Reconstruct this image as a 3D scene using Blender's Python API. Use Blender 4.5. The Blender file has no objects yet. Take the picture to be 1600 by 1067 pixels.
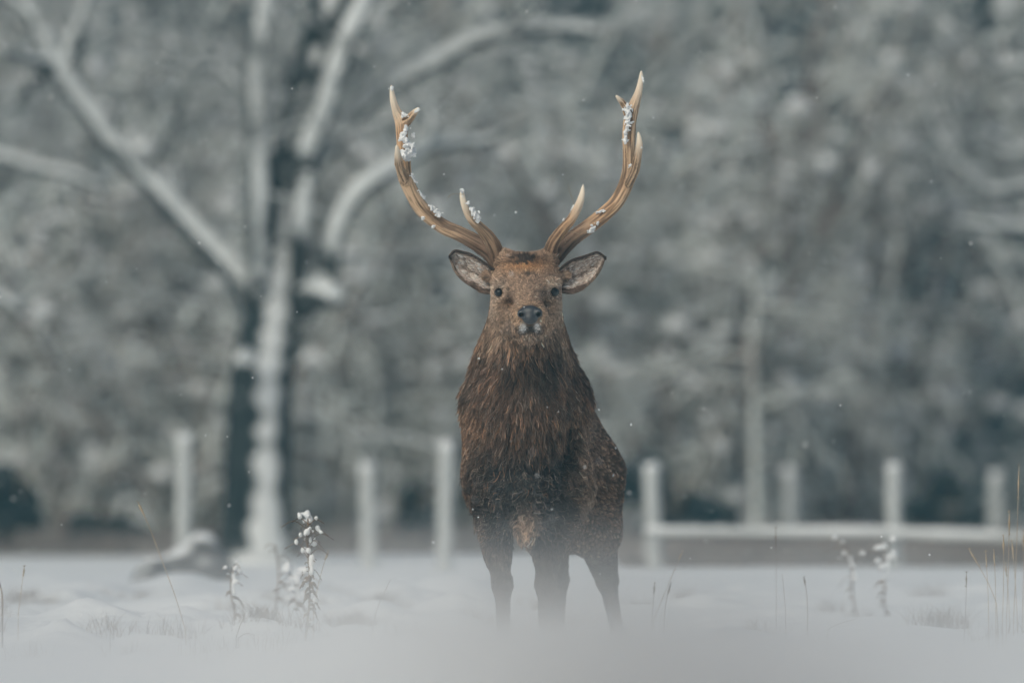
import bpy, math, random
import numpy as np
from mathutils import Vector, noise as mnoise
from mathutils.bvhtree import BVHTree
from mathutils.kdtree import KDTree

random.seed(7)
rng = np.random.default_rng(7)
sc = bpy.context.scene
COL = sc.collection

# ------------------------------------------------------------------ camera
F = 17778.0            # focal length in photo pixels (400 mm on 36 mm, 1600 px wide)
D = 35.5               # distance to the stag
H = (1030 - 670) / F * D
cam_d = bpy.data.cameras.new('camera')
cam = bpy.data.objects.new('camera', cam_d)
COL.objects.link(cam)
cam_d.lens = 400
cam_d.sensor_width = 36
cam_d.clip_start = 0.1
cam_d.clip_end = 2000
cam.location = (0, 0, H)
cam.rotation_euler = (math.radians(90) + math.atan((670 - 533.5) / F), 0, 0)
cam_d.dof.use_dof = True
cam_d.dof.focus_distance = D - 0.05
cam_d.dof.aperture_fstop = 2.8
sc.camera = cam

# ------------------------------------------------------------------ light
SUN_EL, SUN_AZ = math.radians(39), math.radians(212)   # azimuth clockwise from +Y
w = bpy.data.worlds.new('World')
sc.world = w
w.use_nodes = True
nt = w.node_tree
bg = nt.nodes['Background']
sky = nt.nodes.new('ShaderNodeTexSky')
sky.sky_type = 'NISHITA'
sky.sun_disc = False
sky.sun_elevation = SUN_EL
sky.sun_rotation = SUN_AZ
sky.air_density = 1.0
sky.dust_density = 6.0
sky.ozone_density = 1.0
nt.links.new(sky.outputs[0], bg.inputs[0])
bg.inputs[1].default_value = 0.09
sd = bpy.data.lights.new('sun', 'SUN')
sd.energy = 0.9
sd.angle = math.radians(40)
sd.color = (0.88, 1.0, 0.95)
sun = bpy.data.objects.new('sun', sd)
COL.objects.link(sun)
dirv = Vector((math.sin(SUN_AZ) * math.cos(SUN_EL), math.cos(SUN_AZ) * math.cos(SUN_EL), math.sin(SUN_EL)))
sun.rotation_euler = (-dirv).to_track_quat('-Z', 'Y').to_euler()
sun.location = (0, 0, 60)
sc.view_settings.view_transform = 'Standard'
sc.view_settings.look = 'None'
sc.view_settings.exposure = -0.08
sc.view_settings.gamma = 1.0
cy = sc.cycles
cy.max_bounces = 6
cy.diffuse_bounces = 3
cy.glossy_bounces = 2
cy.transmission_bounces = 4
cy.volume_bounces = 1
cy.transparent_max_bounces = 8
cy.use_denoising = True
sc.cycles_curves.shape = 'THICK' if hasattr(sc, 'cycles_curves') else 'THICK'


# ------------------------------------------------------------------ helpers
def P(px, py, d):
    """A point of the place seen at photo pixel (px, py) and standing d metres away."""
    return np.array([(px - 800) * d / F, d, H + (670 - py) * d / F])


def tag(o, label=None, cat=None, group=None, kind=None):
    if label: o['label'] = label
    if cat: o['category'] = cat
    if group: o['group'] = group
    if kind: o['kind'] = kind
    return o


def empty(name, loc, label=None, cat=None, group=None):
    o = bpy.data.objects.new(name, None)
    COL.objects.link(o)
    o.location = tuple(float(v) for v in loc)
    o.empty_display_size = 0.1
    return tag(o, label, cat, group)


def mesh_obj(name, V, Fc, mat=None, parent=None, smooth=True, origin=None, cols=None):
    """V world vertices, Fc faces (array or list of arrays). Stored relative to the parent."""
    V = np.asarray(V, dtype=np.float64)
    if parent is not None:
        V = V - np.array(parent_loc(parent))
    elif origin is not None:
        V = V - np.array(origin)
    me = bpy.data.meshes.new(name)
    if not isinstance(Fc, list):
        Fc = [Fc]
    Fc = [np.asarray(f) for f in Fc if len(f)]
    nl = sum(f.size for f in Fc)
    nf = sum(len(f) for f in Fc)
    me.vertices.add(len(V))
    me.vertices.foreach_set('co', V.astype(np.float32).ravel())
    me.loops.add(nl)
    me.loops.foreach_set('vertex_index', np.concatenate([f.ravel() for f in Fc]).astype(np.int32))
    me.polygons.add(nf)
    tot = np.concatenate([np.full(len(f), f.shape[1]) for f in Fc]).astype(np.int32)
    st = np.concatenate([[0], np.cumsum(tot)[:-1]]).astype(np.int32)
    me.polygons.foreach_set('loop_start', st)
    me.polygons.foreach_set('loop_total', tot)
    me.update(calc_edges=True)
    me.validate()
    if smooth:
        me.polygons.foreach_set('use_smooth', np.ones(len(me.polygons), dtype=bool))
    if cols is not None:
        a = me.attributes.new('tint', 'FLOAT_COLOR', 'POINT')
        c = np.ones((len(V), 4), dtype=np.float32)
        c[:, :3] = cols
        a.data.foreach_set('color', c.ravel())
    if mat: me.materials.append(mat)
    o = bpy.data.objects.new(name, me)
    COL.objects.link(o)
    if parent is not None:
        o.parent = parent
    elif origin is not None:
        o.location = tuple(float(v) for v in origin)
    return o


def parent_loc(p):
    l = Vector(p.location)
    while p.parent:
        p = p.parent
        l = l + Vector(p.location)
    return tuple(l)


def fnoise(X, Y, Z=None, scale=1.0, seed=0.0):
    """cheap smooth value noise, vectorised, about -1..1"""
    X = np.asarray(X) * scale + seed * 17.31
    Y = np.asarray(Y) * scale + seed * 5.17
    Z = (np.zeros_like(X) if Z is None else np.asarray(Z) * scale) + seed * 3.7
    xi, yi, zi = np.floor(X), np.floor(Y), np.floor(Z)
    fx, fy, fz = X - xi, Y - yi, Z - zi
    fx, fy, fz = [t * t * (3 - 2 * t) for t in (fx, fy, fz)]

    def h(a, b, c):
        n = (a.astype(np.int64) * 374761393 + b.astype(np.int64) * 668265263 + c.astype(np.int64) * 2147483647) & 0xFFFFFFFF
        n = ((n ^ (n >> 13)) * 1274126177) & 0xFFFFFFFF
        n = n ^ (n >> 16)
        return (n & 0xFFFF) / 32767.5 - 1.0
    r = 0
    for dx in (0, 1):
        for dy in (0, 1):
            for dz in (0, 1):
                r = r + h(xi + dx, yi + dy, zi + dz) * (fx if dx else 1 - fx) * (fy if dy else 1 - fy) * (fz if dz else 1 - fz)
    return r


def sstep(a, b, x):
    t = np.clip((np.asarray(x, dtype=float) - a) / (b - a), 0, 1)
    return t * t * (3 - 2 * t)


class Tubes:
    """collects tapered tubes into one mesh"""
    def __init__(self):
        self.V, self.Q, self.n = [], [], 0

    def add(self, pts, rad, sides=6, rough=0.0):
        pts = np.asarray(pts, dtype=float)
        m = len(pts)
        rad = np.asarray(rad, dtype=float) * np.ones(m)
        t = np.gradient(pts, axis=0)
        t /= np.linalg.norm(t, axis=1)[:, None] + 1e-9
        ref = np.array([0.13, 0.97, 0.2]) if abs(t[:, 1]).mean() < 0.8 else np.array([1.0, 0, 0])
        a = np.cross(t, ref); a /= np.linalg.norm(a, axis=1)[:, None] + 1e-9
        b = np.cross(t, a)
        ang = np.arange(sides) * 2 * math.pi / sides
        R = rad[:, None] * np.ones((1, sides))
        if rough: R = R * (1 + rough * rng.uniform(-1, 1, (m, sides)))
        ring = pts[:, None, :] + R[:, :, None] * (np.cos(ang)[None, :, None] * a[:, None, :] + np.sin(ang)[None, :, None] * b[:, None, :])
        V = np.concatenate([ring.reshape(-1, 3), pts[:1] - t[:1] * rad[0] * .6, pts[-1:] + t[-1:] * rad[-1] * .6])
        i = np.arange(m - 1)[:, None] * sides
        j = np.arange(sides)[None, :]
        j2 = (j + 1) % sides
        q = np.stack([i + j, i + j2, i + sides + j2, i + sides + j], -1).reshape(-1, 4)
        k = np.arange(sides); k2 = (k + 1) % sides
        c0 = np.stack([k2, k, np.full(sides, m * sides), np.full(sides, m * sides)], -1)
        e = (m - 1) * sides
        c1 = np.stack([e + k, e + k2, np.full(sides, m * sides + 1), np.full(sides, m * sides + 1)], -1)
        self.V.append(V)
        self.Q.append((q + self.n, c0[:, :3] + self.n, c1[:, :3] + self.n))
        self.n += len(V)

    def build(self, name, mat, parent=None, origin=None):
        return mesh_obj(name, np.concatenate(self.V),
                        [np.concatenate([q[0] for q in self.Q]), np.concatenate([q[1] for q in self.Q] + [q[2] for q in self.Q])],
                        mat, parent, origin=origin)


def smooth_path(pts, n):
    """Catmull-Rom through rows of any width"""
    p = np.asarray(pts, dtype=float)
    p = np.vstack([2 * p[0] - p[1], p, 2 * p[-1] - p[-2]])
    out = []
    for i in range(1, len(p) - 2):
        for t in np.linspace(0, 1, n, endpoint=False):
            out.append(0.5 * ((2 * p[i]) + (-p[i - 1] + p[i + 1]) * t + (2 * p[i - 1] - 5 * p[i] + 4 * p[i + 1] - p[i + 2]) * t * t
                              + (-p[i - 1] + 3 * p[i] - 3 * p[i + 1] + p[i + 2]) * t ** 3))
    out.append(p[-2])
    return np.array(out)


class Field:
    """signed distance field on a grid, blended with smooth unions, turned into one continuous mesh"""
    def __init__(self, lo, hi, h):
        self.lo = np.array(lo, float); self.h = h
        self.n = np.ceil((np.array(hi) - self.lo) / h).astype(int) + 1
        self.v = np.full(self.n, 0.5, dtype=np.float32)

    def _sub(self, lo, hi):
        a = np.clip(np.floor((np.array(lo) - self.lo) / self.h).astype(int), 0, self.n)
        b = np.clip(np.ceil((np.array(hi) - self.lo) / self.h).astype(int) + 1, 0, self.n)
        sl = tuple(slice(x, y) for x, y in zip(a, b))
        g = [self.lo[i] + self.h * np.arange(a[i], b[i]) for i in range(3)]
        return sl, np.meshgrid(*g, indexing='ij', sparse=True)

    def _put(self, sl, d, k, sub=False):
        a = self.v[sl]
        if sub:
            d = -d
            hh = np.maximum(k - np.abs(a - d), 0) / k
            self.v[sl] = np.maximum(a, d) + hh * hh * k * .25
        else:
            hh = np.maximum(k - np.abs(a - d), 0) / k
            self.v[sl] = np.minimum(a, d) - hh * hh * k * .25

    def cone(self, a, b, ra, rb, k=0.03, sub=False):
        a, b = np.array(a, float), np.array(b, float)
        m = max(ra, rb) + k + 2 * self.h
        sl, (X, Y, Z) = self._sub(np.minimum(a, b) - m, np.maximum(a, b) + m)
        ba = b - a
        t = np.clip(((X - a[0]) * ba[0] + (Y - a[1]) * ba[1] + (Z - a[2]) * ba[2]) / (ba @ ba + 1e-12), 0, 1)
        d = np.sqrt((X - a[0] - t * ba[0]) ** 2 + (Y - a[1] - t * ba[1]) ** 2 + (Z - a[2] - t * ba[2]) ** 2) - (ra + (rb - ra) * t)
        self._put(sl, d, k, sub)

    def ell(self, c, r, k=0.03, rot=None, sub=False):
        c, r = np.array(c, float), np.array(r, float)
        m = max(r) + k + 2 * self.h
        sl, (X, Y, Z) = self._sub(c - m, c + m)
        X, Y, Z = X - c[0], Y - c[1], Z - c[2]
        if rot is not None:
            R = np.array(rot)
            X, Y, Z = (R[0, 0] * X + R[0, 1] * Y + R[0, 2] * Z, R[1, 0] * X + R[1, 1] * Y + R[1, 2] * Z, R[2, 0] * X + R[2, 1] * Y + R[2, 2] * Z)
        k0 = np.sqrt((X / r[0]) ** 2 + (Y / r[1]) ** 2 + (Z / r[2]) ** 2)
        k1 = np.sqrt((X / r[0] ** 2) ** 2 + (Y / r[1] ** 2) ** 2 + (Z / r[2] ** 2) ** 2) + 1e-6
        self._put(sl, k0 * (k0 - 1) / k1, k, sub)

    def mesh(self):
        v = self.v; s = v < 0
        n = self.n
        c = np.zeros(n - 1, dtype=np.int8)
        for i in (0, 1):
            for j in (0, 1):
                for k in (0, 1):
                    c += s[i:n[0] - 1 + i, j:n[1] - 1 + j, k:n[2] - 1 + k]
        mask = (c > 0) & (c < 8)
        I = np.argwhere(mask)
        idx = np.full(n - 1, -1, dtype=np.int64)
        idx[mask] = np.arange(len(I))
        acc = np.zeros((len(I), 3)); cnt = np.zeros(len(I))
        corners = [(i, j, k) for i in (0, 1) for j in (0, 1) for k in (0, 1)]
        for p in corners:
            for ax in range(3):
                if p[ax]: continue
                q = list(p); q[ax] = 1
                a = v[I[:, 0] + p[0], I[:, 1] + p[1], I[:, 2] + p[2]]
                b = v[I[:, 0] + q[0], I[:, 1] + q[1], I[:, 2] + q[2]]
                cr = (a < 0) != (b < 0)
                t = np.where(cr, a / np.where(cr, a - b, 1), 0)
                pos = np.tile(np.array(p, float), (len(I), 1)); pos[:, ax] += t
                acc[cr] += pos[cr]; cnt[cr] += 1
        V = (I + acc / cnt[:, None]) * self.h + self.lo
        quads = []
        for ax in range(3):
            sl0 = [slice(None)] * 3; sl1 = [slice(None)] * 3
            sl0[ax] = slice(0, -1); sl1[ax] = slice(1, None)
            cr = s[tuple(sl0)] != s[tuple(sl1)]
            E = np.argwhere(cr)
            o1, o2 = [(1, 2), (2, 0), (0, 1)][ax]
            ok = (E[:, o1] > 0) & (E[:, o2] > 0) & (E[:, o1] < n[o1] - 1) & (E[:, o2] < n[o2] - 1)
            E = E[ok]
            ins = s[E[:, 0], E[:, 1], E[:, 2]]

            def cell(a, b):
                C = E.copy(); C[:, o1] -= a; C[:, o2] -= b
                return idx[C[:, 0], C[:, 1], C[:, 2]]
            q = np.stack([cell(1, 1), cell(0, 1), cell(0, 0), cell(1, 0)], 1)
            q[~ins] = q[~ins][:, ::-1]
            quads.append(q)
        return V, np.concatenate(quads)


def vert_normals(V, Q):
    n = np.zeros_like(V)
    fn = np.cross(V[Q[:, 2]] - V[Q[:, 0]], V[Q[:, 3]] - V[Q[:, 1]])
    for i in range(4):
        for a in range(3):
            n[:, a] += np.bincount(Q[:, i], fn[:, a], len(V))
    return n / (np.linalg.norm(n, axis=1)[:, None] + 1e-12)


def relax(V, Q, it=2, f=0.5):
    E = np.concatenate([Q[:, [0, 1]], Q[:, [1, 2]], Q[:, [2, 3]], Q[:, [3, 0]]])
    for _ in range(it):
        acc = np.zeros_like(V)
        cnt = np.bincount(E[:, 0], minlength=len(V)) + np.bincount(E[:, 1], minlength=len(V))
        for a in range(3):
            acc[:, a] = np.bincount(E[:, 0], V[E[:, 1], a], len(V)) + np.bincount(E[:, 1], V[E[:, 0], a], len(V))
        V = V * (1 - f) + f * acc / np.maximum(cnt, 1)[:, None]
    return V


# ------------------------------------------------------------------ materials
def new_mat(name):
    m = bpy.data.materials.new(name)
    m.use_nodes = True
    return m, m.node_tree, m.node_tree.nodes['Principled BSDF']


def node(nt, t, **kw):
    n = nt.nodes.new(t)
    for k, v in kw.items():
        setattr(n, k, v)
    return n


def noise_mat(name, c1, c2, scale=5, rough=0.8, bump=0.0, bscale=None, detail=4, spec=0.3, stretch=(1, 1, 1), lo=.35, hi=.65):
    m, nt, b = new_mat(name)
    tc = node(nt, 'ShaderNodeTexCoord')
    mp = node(nt, 'ShaderNodeMapping'); mp.inputs['Scale'].default_value = stretch
    nz = node(nt, 'ShaderNodeTexNoise'); nz.inputs['Scale'].default_value = scale; nz.inputs['Detail'].default_value = detail
    rp = node(nt, 'ShaderNodeValToRGB')
    rp.color_ramp.elements[0].position = lo; rp.color_ramp.elements[0].color = (*c1, 1)
    rp.color_ramp.elements[1].position = hi; rp.color_ramp.elements[1].color = (*c2, 1)
    L = nt.links.new
    L(tc.outputs['Object'], mp.inputs[0]); L(mp.outputs[0], nz.inputs['Vector']); L(nz.outputs['Fac'], rp.inputs[0])
    L(rp.outputs[0], b.inputs['Base Color'])
    b.inputs['Roughness'].default_value = rough
    b.inputs['Specular IOR Level'].default_value = spec
    if bump:
        n2 = node(nt, 'ShaderNodeTexNoise'); n2.inputs['Scale'].default_value = bscale or scale * 3; n2.inputs['Detail'].default_value = 6
        bp = node(nt, 'ShaderNodeBump'); bp.inputs['Strength'].default_value = bump; bp.inputs['Distance'].default_value = 0.02
        L(mp.outputs[0], n2.inputs['Vector']); L(n2.outputs['Fac'], bp.inputs['Height']); L(bp.outputs[0], b.inputs['Normal'])
    return m


def snowed_mat(name, c1, c2, direction, thr=0.3, soft=0.15, scale=8, snow=(.80, .82, .83), nscale=6, namp=.5):
    """bark or foliage with snow lying (or wind-plastered) on the faces turned towards a direction"""
    m, nt, b = new_mat(name)
    L = nt.links.new
    tc = node(nt, 'ShaderNodeTexCoord')
    nz = node(nt, 'ShaderNodeTexNoise'); nz.inputs['Scale'].default_value = scale; nz.inputs['Detail'].default_value = 5
    rp = node(nt, 'ShaderNodeValToRGB')
    rp.color_ramp.elements[0].position = .35; rp.color_ramp.elements[0].color = (*c1, 1)
    rp.color_ramp.elements[1].position = .65; rp.color_ramp.elements[1].color = (*c2, 1)
    L(tc.outputs['Object'], nz.inputs['Vector']); L(nz.outputs['Fac'], rp.inputs[0])
    geo = node(nt, 'ShaderNodeNewGeometry')
    dv = Vector(direction).normalized()
    dt = node(nt, 'ShaderNodeVectorMath', operation='DOT_PRODUCT'); dt.inputs[1].default_value = dv
    L(geo.outputs['Normal'], dt.inputs[0])
    n2 = node(nt, 'ShaderNodeTexNoise'); n2.inputs['Scale'].default_value = nscale; n2.inputs['Detail'].default_value = 3
    L(tc.outputs['Object'], n2.inputs['Vector'])
    ma = node(nt, 'ShaderNodeMath', operation='MULTIPLY_ADD'); ma.inputs[1].default_value = namp; ma.inputs[2].default_value = -namp * .5
    L(n2.outputs['Fac'], ma.inputs[0])
    ad = node(nt, 'ShaderNodeMath', operation='ADD'); L(dt.outputs['Value'], ad.inputs[0]); L(ma.outputs[0], ad.inputs[1])
    mr = node(nt, 'ShaderNodeMapRange', interpolation_type='SMOOTHSTEP')
    mr.inputs['From Min'].default_value = thr - soft; mr.inputs['From Max'].default_value = thr + soft
    L(ad.outputs[0], mr.inputs['Value'])
    mx = node(nt, 'ShaderNodeMix', data_type='RGBA')
    L(mr.outputs[0], mx.inputs[0]); L(rp.outputs[0], mx.inputs[6]); mx.inputs[7].default_value = (*snow, 1)
    L(mx.outputs[2], b.inputs['Base Color'])
    b.inputs['Roughness'].default_value = .85
    b.inputs['Specular IOR Level'].default_value = .2
    return m


def tint_mat(name, rough=.6, spec=.3, bump=0, bscale=60, mul=1.0):
    m, nt, b = new_mat(name)
    L = nt.links.new
    at = node(nt, 'ShaderNodeAttribute', attribute_name='tint')
    L(at.outputs['Color'], b.inputs['Base Color'])
    b.inputs['Roughness'].default_value = rough
    b.inputs['Specular IOR Level'].default_value = spec
    if bump:
        tc = node(nt, 'ShaderNodeTexCoord')
        n2 = node(nt, 'ShaderNodeTexNoise'); n2.inputs['Scale'].default_value = bscale; n2.inputs['Detail'].default_value = 5
        bp = node(nt, 'ShaderNodeBump'); bp.inputs['Strength'].default_value = bump; bp.inputs['Distance'].default_value = 0.004
        L(tc.outputs['Object'], n2.inputs['Vector']); L(n2.outputs['Fac'], bp.inputs['Height']); L(bp.outputs[0], b.inputs['Normal'])
    return m


M = {}
M['snow'] = noise_mat('snow', (.74, .77, .77), (.82, .84, .84), scale=1.5, rough=.75, bump=.5, bscale=14, spec=.2)
M['clump_snow'] = noise_mat('clump_snow', (.80, .82, .83), (.86, .87, .87), scale=30, rough=.7, bump=.4, bscale=180, spec=.3)
M['bark'] = snowed_mat('snowed_bark', (.008, .015, .018), (.026, .034, .036), (.25, -.75, .6), thr=.765, soft=.035, scale=10, nscale=3, namp=.08, snow=(.66, .68, .68))
M['limb'] = snowed_mat('snowed_limb', (.022, .028, .03), (.05, .055, .055), (.15, -.6, .75), thr=.46, soft=.10, scale=10, nscale=4, namp=.18, snow=(.66, .69, .69))
M['post'] = snowed_mat('snowed_post', (.12, .115, .11), (.2, .19, .18), (.2, -.8, .5), thr=.1, soft=.4, scale=12, nscale=7, namp=.6, snow=(.50, .52, .515))
M['shrub'] = snowed_mat('snowed_shrub', (.12, .085, .072), (.27, .20, .17), (.1, -.5, .85), thr=.32, soft=.2, scale=3, nscale=1.3, namp=1.2, snow=(.66, .71, .69))
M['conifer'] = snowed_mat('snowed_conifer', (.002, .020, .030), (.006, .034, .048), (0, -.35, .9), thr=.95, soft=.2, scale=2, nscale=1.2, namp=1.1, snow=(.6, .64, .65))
M['brush'] = noise_mat('dry_brush', (.16, .14, .13), (.34, .31, .29), scale=1.2, rough=.9)
M['stalk'] = noise_mat('dry_stalk', (.10, .07, .05), (.24, .17, .11), scale=20, rough=.8)
M['pale_stalk'] = noise_mat('pale_stalk', (.32, .25, .17), (.5, .40, .28), scale=20, rough=.8)
M['rock'] = snowed_mat('snowed_rock', (.09, .095, .1), (.16, .165, .17), (0, -.1, 1), thr=.68, soft=.15, scale=6, nscale=5, namp=.5)


# ------------------------------------------------------------------ ground
def ground_z(x, y):
    x = np.asarray(x, float); y = np.asarray(y, float)
    z = np.zeros(np.broadcast(x, y).shape)
    px = 800 + x / np.maximum(y, .5) * F
    # open field: soft undulation and lumps of snow lying on tufts
    z = z + .025 * fnoise(x, y, scale=.35, seed=1) * sstep(25, 34, y)
    lump = np.clip(fnoise(x, y * .7, scale=3.2, seed=2), 0, 1) ** 1.5 * .085 + np.clip(fnoise(x, y, scale=9, seed=3), 0, 1) * .03
    z = z + lump * sstep(30, 35, y) * (1 - sstep(48, 60, y)) * (1 - .3 * sstep(-.4, .6, x))
    z = z + .075 * np.exp(-((x + 1.3) / 1.1) ** 2 - ((y - 38.2) / 1.8) ** 2) + .05 * np.exp(-((x - 1.25) / .6) ** 2 - ((y - 38.5) / 2) ** 2)
    # near snowbank the camera looks over
    xs = x * 8 / np.maximum(y, 4)
    crest = H - ((957 - 38 * np.exp(-((xs - .03) / .10) ** 2) + 32 * sstep(-.1, -.25, xs)
                  + 10 * sstep(.15, .3, xs)) + 0 - 670) / F * 8
    near = .50 + (crest - .50) * sstep(0.0, 7.5, y) + 0.018 * fnoise(x, y, scale=6, seed=5) * (y < 9)
    near = near + 0.06 * np.exp(-((y - 4) / .7) ** 2) * (np.exp(-((x - .03) / .09) ** 2)) * .62
    z = np.where(y < 30, near * (1 - sstep(8, 27, y)) + z * sstep(8, 27, y), z)
    # land rises gently under the wood
    z = z + sstep(85, 260, y) * 6
    return z


def axis(parts):
    out = []
    for a, b, s in parts:
        out.append(np.arange(a, b, s))
    return np.concatenate(out)


xs_ = axis([(0, 1.2, .03), (1.2, 3.3, .045), (3.3, 8, .3), (8, 30, 2), (30, 201, 10)])
xs_ = np.concatenate([-xs_[::-1][:-1], xs_])
ys_ = axis([(-30, -2, 4), (-2, 2, .3), (2, 10, .06), (10, 30, .4), (30, 48, .05), (48, 75, .25), (75, 120, 2), (120, 401, 12)])
GX, GY = np.meshgrid(xs_, ys_, indexing='ij')
GZ = ground_z(GX, GY)
nxg, nyg = GX.shape
ii = np.arange(nxg - 1)[:, None] * nyg + np.arange(nyg - 1)[None, :]
mesh_obj('snow_ground', np.stack([GX, GY, GZ], -1).reshape(-1, 3),
         np.stack([ii, ii + nyg, ii + nyg + 1, ii + 1], -1).reshape(-1, 4), M['snow'])
tag(bpy.data.objects['snow_ground'], 'snow covered field', None, None, 'structure')


def gz(x, y):
    return float(ground_z(np.array([x]), np.array([y]))[0])


# ------------------------------------------------------------------ the big bare tree
DT = 61.0


def limb(T, rows, d=DT, sides=10, n=6, tw=None, rough=.012, twn=0):
    """rows: (px, py, width px, extra depth)"""
    rows = [tuple(r) + (0,) * (4 - len(r)) for r in rows]
    s = smooth_path(rows, n)
    pts = np.array([P(r[0], r[1], d + r[3]) for r in s])
    rad = np.maximum(s[:, 2], 2) * .5 * d / F
    pts[1:-1] += rng.normal(0, .003, (len(pts) - 2, 3))
    T.add(pts, rad, sides, rough)
    if tw is not None:
        for _ in range(twn):
            i = rng.integers(len(pts) // 4, len(pts))
            grow(tw, pts[i], Vector((rng.normal(0, .8), rng.normal(0, .5), rng.uniform(-.1, 1))).normalized(), rng.uniform(.4, 1.1), rad[i] * rng.uniform(.15, .32), 2, .4)


def grow(T, p, dirn, length, r, depth, spread, droop=0.0, minr=.004, sides=4, kids=(2, 4)):
    n = 5
    pts = [np.array(p, float)]
    d = np.array(dirn, float)
    st = length / n
    for i in range(n):
        d = d + rng.normal(0, .13, 3); d[2] -= droop * .12
        d /= np.linalg.norm(d)
        pts.append(pts[-1] + d * st)
    pts = np.array(pts)
    rad = np.linspace(r, r * .55, n + 1)
    T.add(pts, np.maximum(rad, minr), sides if r > .012 else 3, .15)
    if depth > 0:
        for _ in range(rng.integers(*kids) + 1):
            i = rng.integers(1, n + 1)
            nd = d + rng.normal(0, spread, 3)
            nd /= np.linalg.norm(nd)
            grow(T, pts[i], nd, length * rng.uniform(.5, .8), rad[i] * rng.uniform(.5, .75), depth - 1, spread, droop, minr, sides, kids)


gzt = gz((400 - 800) * DT / F, DT)
tree = empty('bare_tree', P(400, 0, DT) * [1, 1, 0] + [0, 0, gzt - .05],
             'big forked bare tree with dark bark and snow plastered limbs left of the stag', 'tree')
tk = Tubes()
base_py = 670 + (H - gzt) * F / DT + 8
limb(tk, [(400, base_py, 150), (401, 850, 122), (402, 780, 110), (404, 690, 106), (408, 600, 102), (420, 520, 90), (428, 460, 78), (438, 400, 62), (440, 330, 58),
          (450, 250, 60), (468, 170, 60), (494, 80, 58), (520, -10, 52), (570, -120, 40, .2), (600, -260, 28, .3), (640, -420, 14, .4)], sides=16)
tk.build('trunk', M['bark'], tree)
br = Tubes(); tw = Tubes()
limb(br, [(415, 500, 60), (395, 455, 52), (345, 400, 44), (292, 345, 42), (240, 290, 40), (190, 240, 37), (150, 190, 34), (110, 135, 32), (82, 95, 30), (66, 60, 28),
          (45, 20, 24), (10, -10, 20), (-60, -60, 12)], tw=tw, twn=14)
limb(br, [(95, 115, 24), (110, 60, 20), (135, 0, 18), (160, -60, 12)], tw=tw, twn=4)
limb(br, [(85, 100, 22), (40, 92, 20, -.2), (0, 78, 16, -.4), (-60, 60, 10)], tw=tw, twn=4)
limb(br, [(80, 100, 22), (55, 130, 18, .2), (20, 165, 14, .3), (-20, 185, 10)], tw=tw, twn=3)
limb(br, [(405, 470, 36, -.1), (402, 420, 34, -.15), (404, 330, 33, -.2), (402, 220, 33, -.2), (400, 110, 34, -.2), (412, 30, 34, -.2), (424, -40, 30), (430, -160, 20), (450, -300, 10)], tw=tw, twn=8)
limb(br, [(458, 318, 30), (470, 270, 38, -.15), (482, 230, 42, -.2), (508, 160, 38, -.2), (530, 90, 36, -.2), (555, 30, 32, -.2), (590, -40, 26), (640, -160, 14)], tw=tw, twn=8)
limb(br, [(458, 455, 22), (466, 420, 30, -.1), (468, 370, 32, -.2), (474, 310, 28, -.2), (480, 270, 22, -.2)])
limb(br, [(470, 492, 26), (492, 465, 34, -.1), (512, 430, 34, -.15), (520, 380, 34, -.2), (538, 330, 34, -.2), (575, 285, 34, -.2), (620, 258, 33, -.1), (660, 232, 30, 0), (700, 222, 26, .1), (765, 218, 18, .2), (830, 190, 10)], tw=tw, twn=8)
limb(br, [(650, 240, 24), (672, 205, 20), (668, 165, 14), (640, 130, 8)], tw=tw, twn=3)
limb(br, [(478, 265, 44), (520, 215, 38, .1), (570, 165, 33, .1), (620, 128, 32, .1), (680, 98, 33, .1), (735, 66, 33, .1), (790, 50, 32, .1), (850, 42, 30, .1), (905, 45, 26, .1), (935, 52, 12)], tw=tw, twn=12)
limb(br, [(466, 470, 30), (480, 463, 40, -.2), (502, 460, 44, -.35), (528, 464, 38, -.45)])
limb(br, [(385, 560, 34, -.3), (380, 566, 30, -.5)])
limb(br, [(385, 145, 18, -.1), (340, 105, 18, .1), (300, 108, 16, .2), (250, 100, 12)], tw=tw, twn=3)
br.build('branch', M['limb'], tree)
tw.build('twigs', M['limb'], tree)

# ------------------------------------------------------------------ limbs of a tree standing at the right edge
redge = empty('bare_tree', [(1700 - 800) * 66 / F, 66, gz(3.3, 66) - .03],
              'leafless tree beyond the right end of the fence reaching snowy boughs into view', 'tree')
tk = Tubes(); br = Tubes(); tw = Tubes()
b2 = 670 + (H - gz(3.3, 66)) * F / 66 + 6
limb(tk, [(1700, b2, 90), (1700, 750, 70), (1705, 600, 62), (1698, 400, 56), (1702, 200, 48), (1710, 0, 38), (1700, -200, 22), (1690, -380, 8)], d=66, sides=12)
limb(br, [(1700, 330, 34), (1640, 292, 28), (1590, 292, 24), (1545, 298, 24), (1515, 275, 20), (1480, 232, 18), (1455, 190, 14), (1440, 140, 8)], d=66, tw=tw, twn=10)
limb(br, [(1700, 380, 34), (1650, 358, 28), (1600, 356, 24), (1545, 352, 18), (1490, 345, 10)], d=66, tw=tw, twn=8)
limb(br, [(1702, 180, 30), (1640, 120, 24), (1590, 100, 22), (1560, 110, 16), (1525, 90, 10)], d=66, tw=tw, twn=8)
limb(br, [(1700, 270, 30), (1630, 230, 24), (1570, 240, 20), (1500, 210, 10)], d=66, tw=tw, twn=8)
limb(br, [(1703, 80, 26), (1760, 0, 18), (1800, -80, 8)], d=66, tw=tw, twn=8)
tk.build('trunk', M['bark'], redge)
br.build('branch', M['limb'], redge)
tw.build('twigs', M['limb'], redge)

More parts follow.
